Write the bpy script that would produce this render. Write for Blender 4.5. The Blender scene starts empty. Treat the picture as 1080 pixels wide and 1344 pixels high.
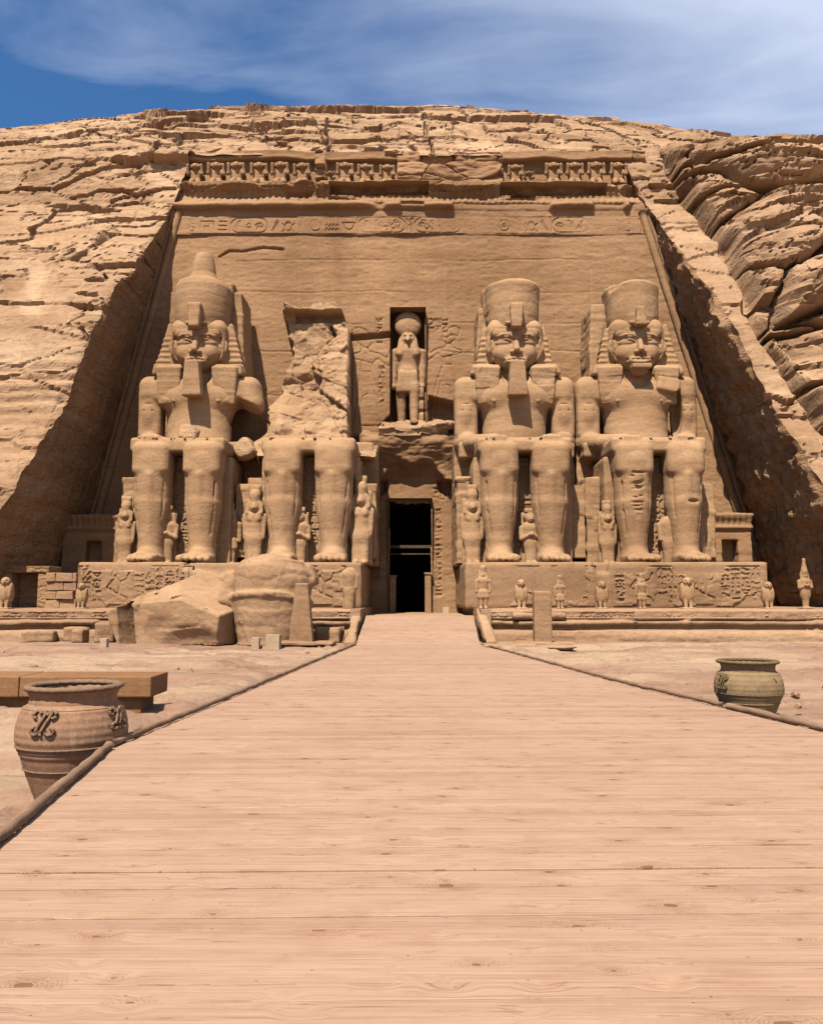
import bpy, math, random
import numpy as np
from mathutils import Vector
random.seed(7); rs = np.random.RandomState(7)
S = bpy.context.scene
C = bpy.context.scene.collection
R = math.radians

# ------------------------------------------------------------------ camera, sky, sun, exposure
FOC = 1080.0; PITCH = R(5.97); EYE = 1.6
cd = bpy.data.cameras.new('camera'); cam = bpy.data.objects.new('camera', cd); C.objects.link(cam)
cam.location = (0, 0, EYE); cam.rotation_euler = (R(90) + PITCH, 0, 0)
cd.sensor_fit = 'VERTICAL'; cd.sensor_height = 36; cd.lens = 36 * FOC / 1344
cd.clip_start = 0.05; cd.clip_end = 3000
S.camera = cam

SUN_EL, SUN_AZ = R(58), R(20)
w = bpy.data.worlds.new('World'); S.world = w; w.use_nodes = True
nt = w.node_tree; nt.nodes.clear()
def N(t, kind, **kw):
    n = t.nodes.new(kind)
    for k, v in kw.items(): setattr(n, k, v)
    return n
out = N(nt, 'ShaderNodeOutputWorld'); bg = N(nt, 'ShaderNodeBackground')
sky = N(nt, 'ShaderNodeTexSky', sky_type='NISHITA'); sky.sun_disc = False
sky.sun_elevation = SUN_EL; sky.sun_rotation = math.pi + SUN_AZ
sky.altitude = 200; sky.air_density = 1.0; sky.dust_density = 0.6; sky.ozone_density = 3.0
SKY_STR = 0.05
tc = N(nt, 'ShaderNodeTexCoord')
# thin high cloud, laid out by direction in the sky (azimuth, elevation)
sep = N(nt, 'ShaderNodeSeparateXYZ'); nt.links.new(tc.outputs['Generated'], sep.inputs[0])
def wm(op, a, b=None, c=None, clamp=False):
    n = N(nt, 'ShaderNodeMath', operation=op); n.use_clamp = clamp
    for i, v in enumerate((a, b, c)):
        if v is None: continue
        if isinstance(v, (int, float)): n.inputs[i].default_value = v
        else: nt.links.new(v, n.inputs[i])
    return n.outputs[0]
zc = wm('MAXIMUM', sep.outputs[2], 0.05)
px = wm('DIVIDE', sep.outputs[0], zc); py = wm('DIVIDE', sep.outputs[1], zc)
cx = N(nt, 'ShaderNodeCombineXYZ'); nt.links.new(px, cx.inputs[0]); nt.links.new(py, cx.inputs[1])
mp = N(nt, 'ShaderNodeMapping'); mp.inputs['Rotation'].default_value = (0, 0, R(38)); mp.inputs['Scale'].default_value = (1.3, 3.6, 1)
nt.links.new(cx.outputs[0], mp.inputs[0])
n1 = N(nt, 'ShaderNodeTexNoise'); n1.inputs['Scale'].default_value = 0.8; n1.inputs['Detail'].default_value = 7; n1.inputs['Roughness'].default_value = 0.55; n1.inputs['Distortion'].default_value = 0.5
nt.links.new(mp.outputs[0], n1.inputs['Vector'])
n2 = N(nt, 'ShaderNodeTexNoise'); n2.inputs['Scale'].default_value = 2.6; n2.inputs['Detail'].default_value = 5; n2.inputs['Roughness'].default_value = 0.5
nt.links.new(cx.outputs[0], n2.inputs['Vector'])
# more cloud towards +x, clear towards -x
ramp_x = wm('MULTIPLY_ADD', px, 0.40, wm('MULTIPLY_ADD', py, -0.24, 0.64))
cl = wm('ADD', wm('MULTIPLY', n1.outputs[0], 1.5), wm('MULTIPLY', n2.outputs[0], 0.45))
cl = wm('ADD', cl, ramp_x)
cl = wm('MULTIPLY', wm('SUBTRACT', cl, 0.98), 1.25, clamp=True)
cl = wm('MULTIPLY', cl, 0.88)
mixc = N(nt, 'ShaderNodeMixRGB'); nt.links.new(cl, mixc.inputs[0])
hs = N(nt, 'ShaderNodeMixRGB', blend_type='MULTIPLY'); hs.inputs[0].default_value = 1
hs.inputs[2].default_value = (0.53, 0.92, 1.22, 1)
nt.links.new(sky.outputs[0], hs.inputs[1]); nt.links.new(hs.outputs[0], mixc.inputs[1])
mixc.inputs[2].default_value = (6.2, 6.9, 8.7, 1)
nt.links.new(mixc.outputs[0], bg.inputs[0]); bg.inputs[1].default_value = SKY_STR
nt.links.new(bg.outputs[0], out.inputs[0])

sd = bpy.data.lights.new('sun', 'SUN'); sd.energy = 5.0; sd.angle = R(0.5); sd.color = (1.0, 0.90, 0.76)
so = bpy.data.objects.new('sun', sd); C.objects.link(so)
sv = Vector((-math.sin(SUN_AZ) * math.cos(SUN_EL), -math.cos(SUN_AZ) * math.cos(SUN_EL), math.sin(SUN_EL)))
so.location = sv * 60; so.rotation_euler = sv.to_track_quat('Z', 'Y').to_euler()
S.view_settings.view_transform = 'Standard'; S.view_settings.look = 'None'
S.view_settings.exposure = 1.20; S.view_settings.gamma = 1; S.view_settings.use_curve_mapping = False
S.render.engine = 'CYCLES'
S.cycles.max_bounces = 5; S.cycles.diffuse_bounces = 1; S.cycles.use_denoising = True

# ------------------------------------------------------------------ numpy noise
def h3(i, j, k, seed=0):
    i = np.asarray(i).astype(np.int64).astype(np.uint32); j = np.asarray(j).astype(np.int64).astype(np.uint32); k = np.asarray(k).astype(np.int64).astype(np.uint32)
    n = i * np.uint32(374761393) + j * np.uint32(668265263) + k * np.uint32(2246822519) + np.uint32((seed * 3266489917) & 0xffffffff)
    n = (n ^ (n >> np.uint32(13))) * np.uint32(1274126177)
    n = (n ^ (n >> np.uint32(15))) * np.uint32(2654435761)
    n = n ^ (n >> np.uint32(16))
    return n.astype(np.float64) / 4294967295.0
def vn(x, y, z=0.0, seed=0):
    x, y, z = np.broadcast_arrays(np.asarray(x, float), np.asarray(y, float), np.asarray(z, float))
    xi, yi, zi = np.floor(x), np.floor(y), np.floor(z)
    u, v, t = x - xi, y - yi, z - zi
    u = u*u*u*(u*(u*6-15)+10); v = v*v*v*(v*(v*6-15)+10); t = t*t*t*(t*(t*6-15)+10)
    r = 0
    for a in (0, 1):
        wa = u if a else 1-u
        for b in (0, 1):
            wb = v if b else 1-v
            for c in (0, 1):
                wc = t if c else 1-t
                r = r + h3(xi+a, yi+b, zi+c, seed) * wa * wb * wc
    return r * 2 - 1
def fbm(x, y, z=0.0, o=4, seed=0, g=0.5):
    r = 0; a = 1; s = 0; f = 1
    for i in range(o):
        r = r + a * vn(np.asarray(x)*f, np.asarray(y)*f, np.asarray(z)*f, seed + i*17); s += a; a *= g; f *= 2.03
    return r / s
def sst(a, b, x):
    t = np.clip((x - a) / (b - a), 0, 1); return t*t*(3-2*t)

# ------------------------------------------------------------------ mesh making and tagging
def mesh_obj(name, V, Q, mat, parent=None, smooth=True, tris=False):
    me = bpy.data.meshes.new(name)
    V = np.asarray(V, np.float32).reshape(-1, 3); Q = np.asarray(Q, np.int32)
    k = Q.shape[1]
    me.vertices.add(len(V)); me.vertices.foreach_set('co', V.ravel())
    me.loops.add(Q.size); me.loops.foreach_set('vertex_index', Q.ravel())
    me.polygons.add(len(Q)); me.polygons.foreach_set('loop_start', np.arange(len(Q), dtype=np.int32) * k)
    me.update(calc_edges=True)
    me.polygons.foreach_set('use_smooth', np.full(len(Q), smooth))
    if mat: me.materials.append(mat)
    me.validate()
    o = bpy.data.objects.new(name, me); C.objects.link(o)
    if parent: o.parent = parent
    return o
def tag(o, label=None, cat=None, group=None, kind=None):
    if label: o['label'] = label
    if cat: o['category'] = cat
    if group: o['group'] = group
    if kind: o['kind'] = kind
    return o
def empty(name, loc, rz=0, label=None, cat=None, group=None):
    o = bpy.data.objects.new(name, None); C.objects.link(o); o.location = loc; o.rotation_euler = (0, 0, rz)
    o.empty_display_size = 0.2
    return tag(o, label, cat, group)
def copy_tree(o, parent=None):
    c = o.copy(); C.objects.link(c); c.parent = parent
    for ch in [x for x in C.objects if x.parent == o]: copy_tree(ch, c)
    return c
class MB:
    def __init__(s): s.v = []; s.f = []
    def add(s, V, F):
        b = len(s.v); s.v += [tuple(map(float, p)) for p in V]; s.f += [tuple(i + b for i in q) for q in F]
    def box(s, lo, hi, jit=0.0, taper=0.0):
        x0, y0, z0 = lo; x1, y1, z1 = hi
        P = [(x0,y0,z0),(x1,y0,z0),(x1,y1,z0),(x0,y1,z0),(x0+taper,y0+taper,z1),(x1-taper,y0+taper,z1),(x1-taper,y1-taper,z1),(x0+taper,y1-taper,z1)]
        P = [tuple(c + random.uniform(-jit, jit) for c in p) for p in P]
        s.add(P, [(0,3,2,1),(4,5,6,7),(0,1,5,4),(1,2,6,5),(2,3,7,6),(3,0,4,7)])
    def tube(s, pts, rad, n=8, seed=0, rough=0.0):
        P = [Vector(p) for p in pts]; V = []; F = []
        rad = rad if isinstance(rad, (list, tuple)) else [rad]*len(P)
        for i, p in enumerate(P):
            t = (P[min(i+1, len(P)-1)] - P[max(i-1, 0)]).normalized()
            a = t.cross(Vector((0, 0, 1))) if abs(t.z) < .95 else t.cross(Vector((0, 1, 0)))
            a.normalize(); b = t.cross(a)
            for k in range(n):
                an = 2*math.pi*k/n; rr = rad[i] * (1 + random.uniform(-rough, rough))
                V.append(p + a*math.cos(an)*rr + b*math.sin(an)*rr)
        for i in range(len(P)-1):
            for k in range(n):
                F.append((i*n+k, i*n+(k+1) % n, (i+1)*n+(k+1) % n, (i+1)*n+k))
        F.append(tuple(range(n))); F.append(tuple((len(P)-1)*n + k for k in reversed(range(n))))
        s.add(V, F)
    def lathe(s, prof, n=48, c=(0, 0)):
        V = []; F = []
        for (r, z) in prof:
            for k in range(n):
                a = 2*math.pi*k/n; V.append((c[0]+r*math.cos(a), c[1]+r*math.sin(a), z))
        for i in range(len(prof)-1):
            for k in range(n): F.append((i*n+k, i*n+(k+1) % n, (i+1)*n+(k+1) % n, (i+1)*n+k))
        s.add(V, F)
    def build(s, name, mat, parent=None, smooth=False, bevel=0.0):
        me = bpy.data.meshes.new(name); me.from_pydata(s.v, [], s.f); me.validate()
        me.polygons.foreach_set('use_smooth', [smooth]*len(me.polygons))
        me.materials.append(mat)
        o = bpy.data.objects.new(name, me); C.objects.link(o)
        if parent: o.parent = parent
        if bevel:
            m = o.modifiers.new('bevel', 'BEVEL'); m.width = bevel; m.segments = 2; m.limit_method = 'ANGLE'
        return o
def grid_obj(name, P, mat, parent=None, keep=None, flip=False, smooth=True):
    r, c, _ = P.shape
    idx = np.arange(r*c).reshape(r, c)
    Q = np.stack([idx[:-1, :-1], idx[:-1, 1:], idx[1:, 1:], idx[1:, :-1]], -1)
    if flip: Q = Q[..., ::-1]
    Q = Q.reshape(-1, 4) if keep is None else Q[keep]
    V = P.reshape(-1, 3)
    used = np.zeros(len(V), bool); used[Q.ravel()] = True
    m = np.cumsum(used) - 1
    return mesh_obj(name, V[used], m[Q], mat, parent, smooth)

# ------------------------------------------------------------------ implicit solids
class Field:
    def __init__(s, lo, hi, h):
        s.lo = np.array(lo, float); s.h = h
        s.n = [int(math.ceil((hi[i]-lo[i])/h)) + 1 for i in range(3)]
        s.ax = [(s.lo[i] + np.arange(s.n[i])*h).astype(np.float32) for i in range(3)]
        s.F = np.full(s.n, 9.0, np.float32)
    def reg(s, lo, hi, pad):
        sl = []
        for i in range(3):
            a = int(math.floor((lo[i]-pad-s.lo[i])/s.h)); b = int(math.ceil((hi[i]+pad-s.lo[i])/s.h)) + 1
            a = max(0, min(s.n[i], a)); b = max(0, min(s.n[i], b)); sl.append(slice(a, b))
        X = s.ax[0][sl[0]][:, None, None]; Y = s.ax[1][sl[1]][None, :, None]; Z = s.ax[2][sl[2]][None, None, :]
        return tuple(sl), X, Y, Z
    def add(s, prim, k=0.05):
        fn, lo, hi = prim
        sl, X, Y, Z = s.reg(lo, hi, k + 3*s.h)
        if 0 in s.F[sl].shape: return
        d = fn(X, Y, Z).astype(np.float32); a = s.F[sl]
        hh = np.clip(0.5 + 0.5*(d - a)/k, 0, 1)
        s.F[sl] = d*(1-hh) + a*hh - k*hh*(1-hh)
    def sub(s, prim, k=0.05):
        fn, lo, hi = prim
        sl, X, Y, Z = s.reg(lo, hi, k + 3*s.h)
        if 0 in s.F[sl].shape: return
        d = -fn(X, Y, Z).astype(np.float32); a = s.F[sl]
        hh = np.clip(0.5 - 0.5*(d - a)/k, 0, 1)
        s.F[sl] = d*(1-hh) + a*hh + k*hh*(1-hh)
    def mesh(s):
        F = s.F; F[0] = F[-1] = 9; F[:, 0] = F[:, -1] = 9; F[:, :, 0] = F[:, :, -1] = 9
        I = F < 0
        cnt = np.zeros([n-1 for n in s.n], np.int8)
        for a in (0, 1):
            for b in (0, 1):
                for c in (0, 1):
                    cnt += I[a:s.n[0]-1+a, b:s.n[1]-1+b, c:s.n[2]-1+c]
        act = np.argwhere((cnt > 0) & (cnt < 8))
        idm = np.full(cnt.shape, -1, np.int32); idm[act[:, 0], act[:, 1], act[:, 2]] = np.arange(len(act))
        acc = np.zeros((len(act), 3)); w_ = np.zeros(len(act))
        for ax in range(3):
            o1, o2 = [i for i in range(3) if i != ax]
            for a in (0, 1):
                for b in (0, 1):
                    off = np.zeros(3, int); off[o1] = a; off[o2] = b
                    p = act + off; q = p.copy(); q[:, ax] += 1
                    f0 = F[p[:, 0], p[:, 1], p[:, 2]]; f1 = F[q[:, 0], q[:, 1], q[:, 2]]
                    m = (f0 < 0) != (f1 < 0)
                    t = np.where(m, f0/np.where(m, f0-f1, 1), 0)
                    pos = p.astype(float); pos[:, ax] += t
                    acc[m] += pos[m]; w_[m] += 1
        V = s.lo + acc/w_[:, None]*s.h
        quads = []
        for ax in range(3):
            u, v = (ax+1) % 3, (ax+2) % 3
            sa = [slice(None)]*3; sb = [slice(None)]*3
            sa[ax] = slice(0, -1); sb[ax] = slice(1, None)
            A = I[tuple(sa)]; B = I[tuple(sb)]
            e = np.argwhere(A != B)
            e = e[(e[:, u] > 0) & (e[:, v] > 0) & (e[:, u] < s.n[u]-1) & (e[:, v] < s.n[v]-1)]
            ins = A[e[:, 0], e[:, 1], e[:, 2]]
            def cell(du, dv):
                c = e.copy(); c[:, u] += du; c[:, v] += dv
                return idm[c[:, 0], c[:, 1], c[:, 2]]
            q = np.stack([cell(-1, -1), cell(0, -1), cell(0, 0), cell(-1, 0)], 1)
            q[~ins] = q[~ins][:, ::-1]
            quads.append(q)
        return V, np.concatenate(quads)
def vnormals(V, Q):
    a = V[Q[:, 2]] - V[Q[:, 0]]; b = V[Q[:, 3]] - V[Q[:, 1]]
    n = np.cross(a, b); r = np.zeros_like(V)
    for i in range(4): np.add.at(r, Q[:, i], n)
    return r / np.maximum(np.linalg.norm(r, axis=1, keepdims=True), 1e-9)
def weather(V, Q, amp=0.03, sc=1.2, seed=0, strata=0.02, blk=0.0, pits=0.0):
    n = vnormals(V, Q)
    d = amp*fbm(V[:, 0]*sc, V[:, 1]*sc, V[:, 2]*sc, 4, seed)
    d += strata*fbm(V[:, 0]*.35, V[:, 1]*.35, V[:, 2]*4.5, 3, seed+5)
    pit = fbm(V[:, 0]*sc*1.6, V[:, 1]*sc*1.6, V[:, 2]*sc*3, 3, seed+9)
    if pits: d -= pits*sst(.28, .42, pit)
    if blk:
        L = np.floor(V[:, 2]*1.6 + .5*fbm(V[:, 0]*.5, V[:, 1]*.5, V[:, 2]*.5, 2, seed+3))
        B = np.floor(V[:, 0]*.8 + h3(L, L, L, seed)*9 + .6*fbm(V[:, 0], V[:, 1], V[:, 2], 2, seed+4))
        d -= blk*h3(L, B, B*0, seed+7)
    return V + n*d[:, None]

def ell(c, r):
    c = np.array(c, float); r = np.array(r, float)
    def fn(X, Y, Z):
        a = (X-c[0]); b = (Y-c[1]); d = (Z-c[2])
        k0 = np.sqrt((a/r[0])**2 + (b/r[1])**2 + (d/r[2])**2)
        k1 = np.sqrt((a/r[0]**2)**2 + (b/r[1]**2)**2 + (d/r[2]**2)**2)
        return k0*(k0-1)/np.maximum(k1, 1e-5)
    return fn, c-r, c+r
def cone(a, b, ra, rb, sx=1.0, sy=1.0):
    a = np.array(a, float); b = np.array(b, float)
    sc = np.array([1/sx, 1/sy, 1.0]); A = a*sc; Bv = b*sc - A; L2 = max(float((Bv*Bv).sum()), 1e-9); m = min(sx, sy, 1.0)
    def fn(X, Y, Z):
        x = X*sc[0]-A[0]; y = Y*sc[1]-A[1]; z = Z-A[2]
        t = np.clip((x*Bv[0]+y*Bv[1]+z*Bv[2])/L2, 0, 1)
        return (np.sqrt((x-t*Bv[0])**2+(y-t*Bv[1])**2+(z-t*Bv[2])**2) - (ra+(rb-ra)*t))*m
    M = max(ra, rb); e = np.array([M*sx, M*sy, M])
    return fn, np.minimum(a, b)-e, np.maximum(a, b)+e
def box(c, hf, r=0.05, tx=0.0, ty=0.0, ry=0.0, rx=0.0, rz=0.0):
    c = np.array(c, float); hf = np.array(hf, float)
    def fn(X, Y, Z):
        x = X-c[0]; y = Y-c[1]; z = Z-c[2]
        if ry: x, z = x*math.cos(ry)-z*math.sin(ry), x*math.sin(ry)+z*math.cos(ry)
        if rx: y, z = y*math.cos(rx)-z*math.sin(rx), y*math.sin(rx)+z*math.cos(rx)
        if rz: x, y = x*math.cos(rz)-y*math.sin(rz), x*math.sin(rz)+y*math.cos(rz)
        qx = np.abs(x)-(hf[0]+tx*z)+r; qy = np.abs(y)-(hf[1]+ty*z)+r; qz = np.abs(z)-hf[2]+r
        o = np.sqrt(np.maximum(qx, 0)**2+np.maximum(qy, 0)**2+np.maximum(qz, 0)**2)
        return o + np.minimum(np.maximum(qx, np.maximum(qy, qz)), 0) - r
    e = hf + np.array([abs(tx)*hf[2], abs(ty)*hf[2], 0])
    if ry or rx or rz: e = np.full(3, np.linalg.norm(e))
    return fn, c-e, c+e
def field_obj(F, name, mat, parent=None, amp=0.03, sc=1.2, seed=0, strata=0.02, blk=0.0, keep_fn=None):
    V, Q = F.mesh()
    V = weather(V, Q, amp, sc, seed, strata, blk)
    if keep_fn is not None:
        kf = keep_fn(V)[Q].all(1); Q = Q[kf]
    return mesh_obj(name, V, Q, mat, parent)
def joined(name, parts, mat, parent=None):
    Vs, Qs, b = [], [], 0
    for V, Q in parts: Vs.append(V); Qs.append(Q+b); b += len(V)
    return mesh_obj(name, np.concatenate(Vs), np.concatenate(Qs), mat, parent)

# ------------------------------------------------------------------ materials
def mat(name): 
    m = bpy.data.materials.new(name); m.use_nodes = True; t = m.node_tree; t.nodes.clear()
    o = N(t, 'ShaderNodeOutputMaterial'); b = N(t, 'ShaderNodeBsdfPrincipled'); b.inputs['Specular IOR Level'].default_value = .12
    t.links.new(b.outputs[0], o.inputs[0]); return m, t, b
def lk(t, a, b): t.links.new(a, b)
def noise(t, vec, scale, detail=4, rough=.55, dist=0.0):
    n = N(t, 'ShaderNodeTexNoise'); n.inputs['Scale'].default_value = scale; n.inputs['Detail'].default_value = detail
    n.inputs['Roughness'].default_value = rough; n.inputs['Distortion'].default_value = dist
    if vec is not None: lk(t, vec, n.inputs['Vector'])
    return n.outputs[0]
def ramp(t, fac, stops):
    r = N(t, 'ShaderNodeValToRGB'); e = r.color_ramp.elements
    while len(e) < len(stops): e.new(0.5)
    for i, (p, c) in enumerate(stops): e[i].position = p; e[i].color = (*c, 1) if len(c) == 3 else c
    lk(t, fac, r.inputs[0]); return r.outputs[0]
def mapr(t, vec, sc=(1, 1, 1), rot=(0, 0, 0), loc=(0, 0, 0)):
    m = N(t, 'ShaderNodeMapping'); m.inputs['Scale'].default_value = sc; m.inputs['Rotation'].default_value = rot; m.inputs['Location'].default_value = loc
    lk(t, vec, m.inputs[0]); return m.outputs[0]
def mth(t, op, a, b=None, clamp=False):
    n = N(t, 'ShaderNodeMath', operation=op); n.use_clamp = clamp
    for i, v in enumerate((a, b)):
        if v is None: continue
        if isinstance(v, (int, float)): n.inputs[i].default_value = v
        else: lk(t, v, n.inputs[i])
    return n.outputs[0]
def mixc_(t, fac, a, b, mode='MIX'):
    n = N(t, 'ShaderNodeMixRGB', blend_type=mode)
    for i, v in enumerate((fac, a, b)):
        if isinstance(v, (int, float)): n.inputs[i].default_value = v
        elif isinstance(v, tuple): n.inputs[i].default_value = (*v, 1)
        else: lk(t, v, n.inputs[i])
    return n.outputs[0]
def N_sep(t, c, i):
    s = N(t, 'ShaderNodeSeparateColor'); lk(t, c, s.inputs[0]); return s.outputs[i]
ALB = .34
def sc3(c): return tuple(x*ALB for x in c)
def stone(name, c0, c1, c2, patch=.12, strata=2.2, bump=.6, fine=9.0, tilt=.04, spots=0.0, vis=.6, dist=.12, crack=0.0, joints=0.0):
    """sandstone: broad blotches, thin horizontal strata, fine grain; c2 is the paler or pinker bed"""
    m, t, b = mat(name); c0, c1, c2 = sc3(c0), sc3(c1), sc3(c2)
    g = N(t, 'ShaderNodeNewGeometry').outputs['Position']
    big = noise(t, g, patch, 5, .6, .4)
    sv_ = mapr(t, g, (.10, .10, strata), (tilt, tilt*.5, 0))
    st = noise(t, sv_, 1.0, 9, .62, .15)
    sv2 = mapr(t, g, (1.0, 1.0, strata*3), (-tilt, tilt, 0))
    st2 = noise(t, sv2, 1.0, 6, .65, .3)
    fi = noise(t, g, fine, 6, .68)
    col = ramp(t, st, [(.30, c0), (.52, c1), (.72, c2)])
    col = mixc_(t, mth(t, 'MULTIPLY', mth(t, 'SUBTRACT', big, .38), 2.2, True), col, c1)
    v1 = ramp(t, fi, [(.25, (.72, .70, .68)), (.5, (1, 1, 1)), (.78, (1.16, 1.15, 1.12))])
    col = mixc_(t, .8, col, v1, 'MULTIPLY')
    v2 = ramp(t, st2, [(.28, (.72, .68, .64)), (.46, (1, 1, 1)), (.7, (1.1, 1.1, 1.08))])
    col = mixc_(t, vis, col, v2, 'MULTIPLY')
    col = mixc_(t, .85, col, ramp(t, noise(t, mapr(t, g, (1, 1, .6)), .16, 6, .6, .5), [(.34, (.74, .69, .65)), (.47, (.97, .96, .95)), (.66, (1.12, 1.12, 1.12))]), 'MULTIPLY')
    if spots:
        vo = noise(t, g, spots, 3, .5, 1.0)
        col = mixc_(t, ramp(t, vo, [(.60, (0, 0, 0)), (.72, (.45, .45, .45))]), col, tuple(x*1.25 for x in c2))
    if joints:
        sp_ = N(t, 'ShaderNodeSeparateXYZ'); nd = N(t, 'ShaderNodeTexNoise'); nd.inputs['Scale'].default_value = .5; nd.inputs['Detail'].default_value = 5; lk(t, g, nd.inputs['Vector'])
        ad = N(t, 'ShaderNodeVectorMath', operation='MULTIPLY_ADD'); lk(t, nd.outputs['Color'], ad.inputs[0]); ad.inputs[1].default_value = (.35, .35, .35); lk(t, g, ad.inputs[2]); lk(t, ad.outputs[0], sp_.inputs[0])
        cb_ = N(t, 'ShaderNodeCombineXYZ'); lk(t, sp_.outputs[0], cb_.inputs[0]); lk(t, sp_.outputs[2], cb_.inputs[1])
        br = N(t, 'ShaderNodeTexBrick'); br.inputs['Scale'].default_value = 1; br.inputs['Brick Width'].default_value = 4.3; br.inputs['Row Height'].default_value = 3.1; br.inputs['Mortar Size'].default_value = .035; br.inputs['Mortar Smooth'].default_value = .6; lk(t, cb_.outputs[0], br.inputs['Vector'])
        jm = mth(t, 'MULTIPLY', br.outputs['Fac'], ramp(t, noise(t, g, .35, 4, .7), [(.42, (0, 0, 0)), (.55, (1, 1, 1))]))
        col = mixc_(t, mth(t, 'MULTIPLY', jm, joints), col, tuple(min(.9, x*1.35) for x in c2))
    lk(t, col, b.inputs['Base Color']); b.inputs['Roughness'].default_value = .93
    hgt = mth(t, 'ADD', mth(t, 'MULTIPLY', st2, vis), mth(t, 'MULTIPLY', fi, .6))
    fi2 = noise(t, g, fine*3.5, 4, .7)
    hgt = mth(t, 'ADD', hgt, mth(t, 'MULTIPLY', fi2, .2))
    if crack:
        wv = N(t, 'ShaderNodeVectorMath', operation='MULTIPLY_ADD'); nn = N(t, 'ShaderNodeTexNoise'); nn.inputs['Scale'].default_value = .8; nn.inputs['Detail'].default_value = 4; lk(t, g, nn.inputs['Vector'])
        lk(t, nn.outputs['Color'], wv.inputs[0]); wv.inputs[1].default_value = (1.6, 1.6, 1.2); lk(t, g, wv.inputs[2])
        for scl, am in (((.45, .45, 1.7), 1.0), ((1.3, 1.3, 4.5), .5)):
            vv = N(t, 'ShaderNodeTexVoronoi'); vv.feature = 'DISTANCE_TO_EDGE'; vv.inputs['Scale'].default_value = 1; lk(t, mapr(t, wv.outputs[0], scl), vv.inputs['Vector'])
            ed = mth(t, 'MULTIPLY', vv.outputs['Distance'], 14.0, True)
            hgt = mth(t, 'ADD', hgt, mth(t, 'MULTIPLY', ed, crack*am))
            cl_ = N(t, 'ShaderNodeTexVoronoi'); cl_.inputs['Scale'].default_value = 1; lk(t, mapr(t, wv.outputs[0], scl), cl_.inputs['Vector'])
            hgt = mth(t, 'ADD', hgt, mth(t, 'MULTIPLY', N_sep(t, cl_.outputs['Color'], 0), crack*am*.9))
    bp = N(t, 'ShaderNodeBump'); bp.inputs['Strength'].default_value = bump; bp.inputs['Distance'].default_value = dist
    lk(t, hgt, bp.inputs['Height']); lk(t, bp.outputs[0], b.inputs['Normal'])
    return m
M = {}
M['cliff'] = stone('cliff sandstone', (.48, .275, .150), (.69, .438, .262), (.90, .625, .400), .10, .6, .7, 4.0, .05, .22, dist=.12, crack=.08, joints=.35)
M['reveal'] = stone('cut sandstone', (.50, .285, .15), (.64, .385, .212), (.78, .49, .29), .25, 1.2, .8, 4.0, dist=.2, crack=.3)
M['facade'] = stone('facade sandstone', (.475, .268, .138), (.585, .342, .184), (.70, .43, .245), .18, 1.3, .45, 7.0, .01, vis=.45, joints=.25)
M['statue'] = stone('statue sandstone', (.57, .333, .177), (.715, .444, .247), (.86, .570, .340), .30, 1.4, .40, 7.0, .02, vis=.55)
M['broken'] = stone('broken sandstone', (.60, .36, .20), (.75, .475, .275), (.90, .61, .38), .3, 1.6, .8, 5.0, .06)
M['boulder'] = stone('fallen sandstone', (.62, .375, .21), (.76, .48, .28), (.90, .60, .37), .5, 1.2, .6, 5.0, .12, vis=.15)
M['terrace'] = stone('terrace sandstone', (.54, .31, .18), (.67, .41, .245), (.82, .56, .35), .3, 1.6, .6, 6.0, .01, vis=.4)
M['pedestal'] = stone('pedestal sandstone', (.52, .31, .175), (.63, .385, .22), (.74, .475, .28), .35, 1.6, .45, 8.0, .01, vis=.3)
M['bench'] = stone('bench sandstone', (.40, .20, .09), (.48, .25, .12), (.54, .31, .16), .7, 5, .25, 12, .02)
M['block'] = stone('pale block', (.86, .64, .44), (.95, .72, .50), (1.0, .78, .56), .7, 5, .2, 12, .02)

def ground_mat():
    m, t, b = mat('rocky sand')
    g = N(t, 'ShaderNodeNewGeometry').outputs['Position']
    big = noise(t, mapr(t, g, (.10, .28, 1)), 1.0, 6, .6, .6)
    md = noise(t, mapr(t, g, (.8, 2.6, 1)), 1.0, 6, .65, .5)
    fi = noise(t, g, 14, 7, .7)
    col = ramp(t, big, [(.36, (0.164, 0.096, 0.067)), (.46, (0.197, 0.123, 0.085)), (.56, (0.240, 0.167, 0.112))])
    col = mixc_(t, .75, col, ramp(t, md, [(.30, (.58, .50, .46)), (.46, (1, 1, 1)), (.75, (1.14, 1.12, 1.1))]), 'MULTIPLY')
    col = mixc_(t, .7, col, ramp(t, fi, [(.28, (.70, .68, .66)), (.5, (1, 1, 1)), (.8, (1.12, 1.12, 1.1))]), 'MULTIPLY')
    lk(t, col, b.inputs['Base Color']); b.inputs['Roughness'].default_value = .95
    bp = N(t, 'ShaderNodeBump'); bp.inputs['Strength'].default_value = .8; bp.inputs['Distance'].default_value = .09
    lk(t, mth(t, 'ADD', md, mth(t, 'MULTIPLY', fi, .5)), bp.inputs['Height']); lk(t, bp.outputs[0], b.inputs['Normal'])
    return m
M['ground'] = ground_mat()

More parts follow.
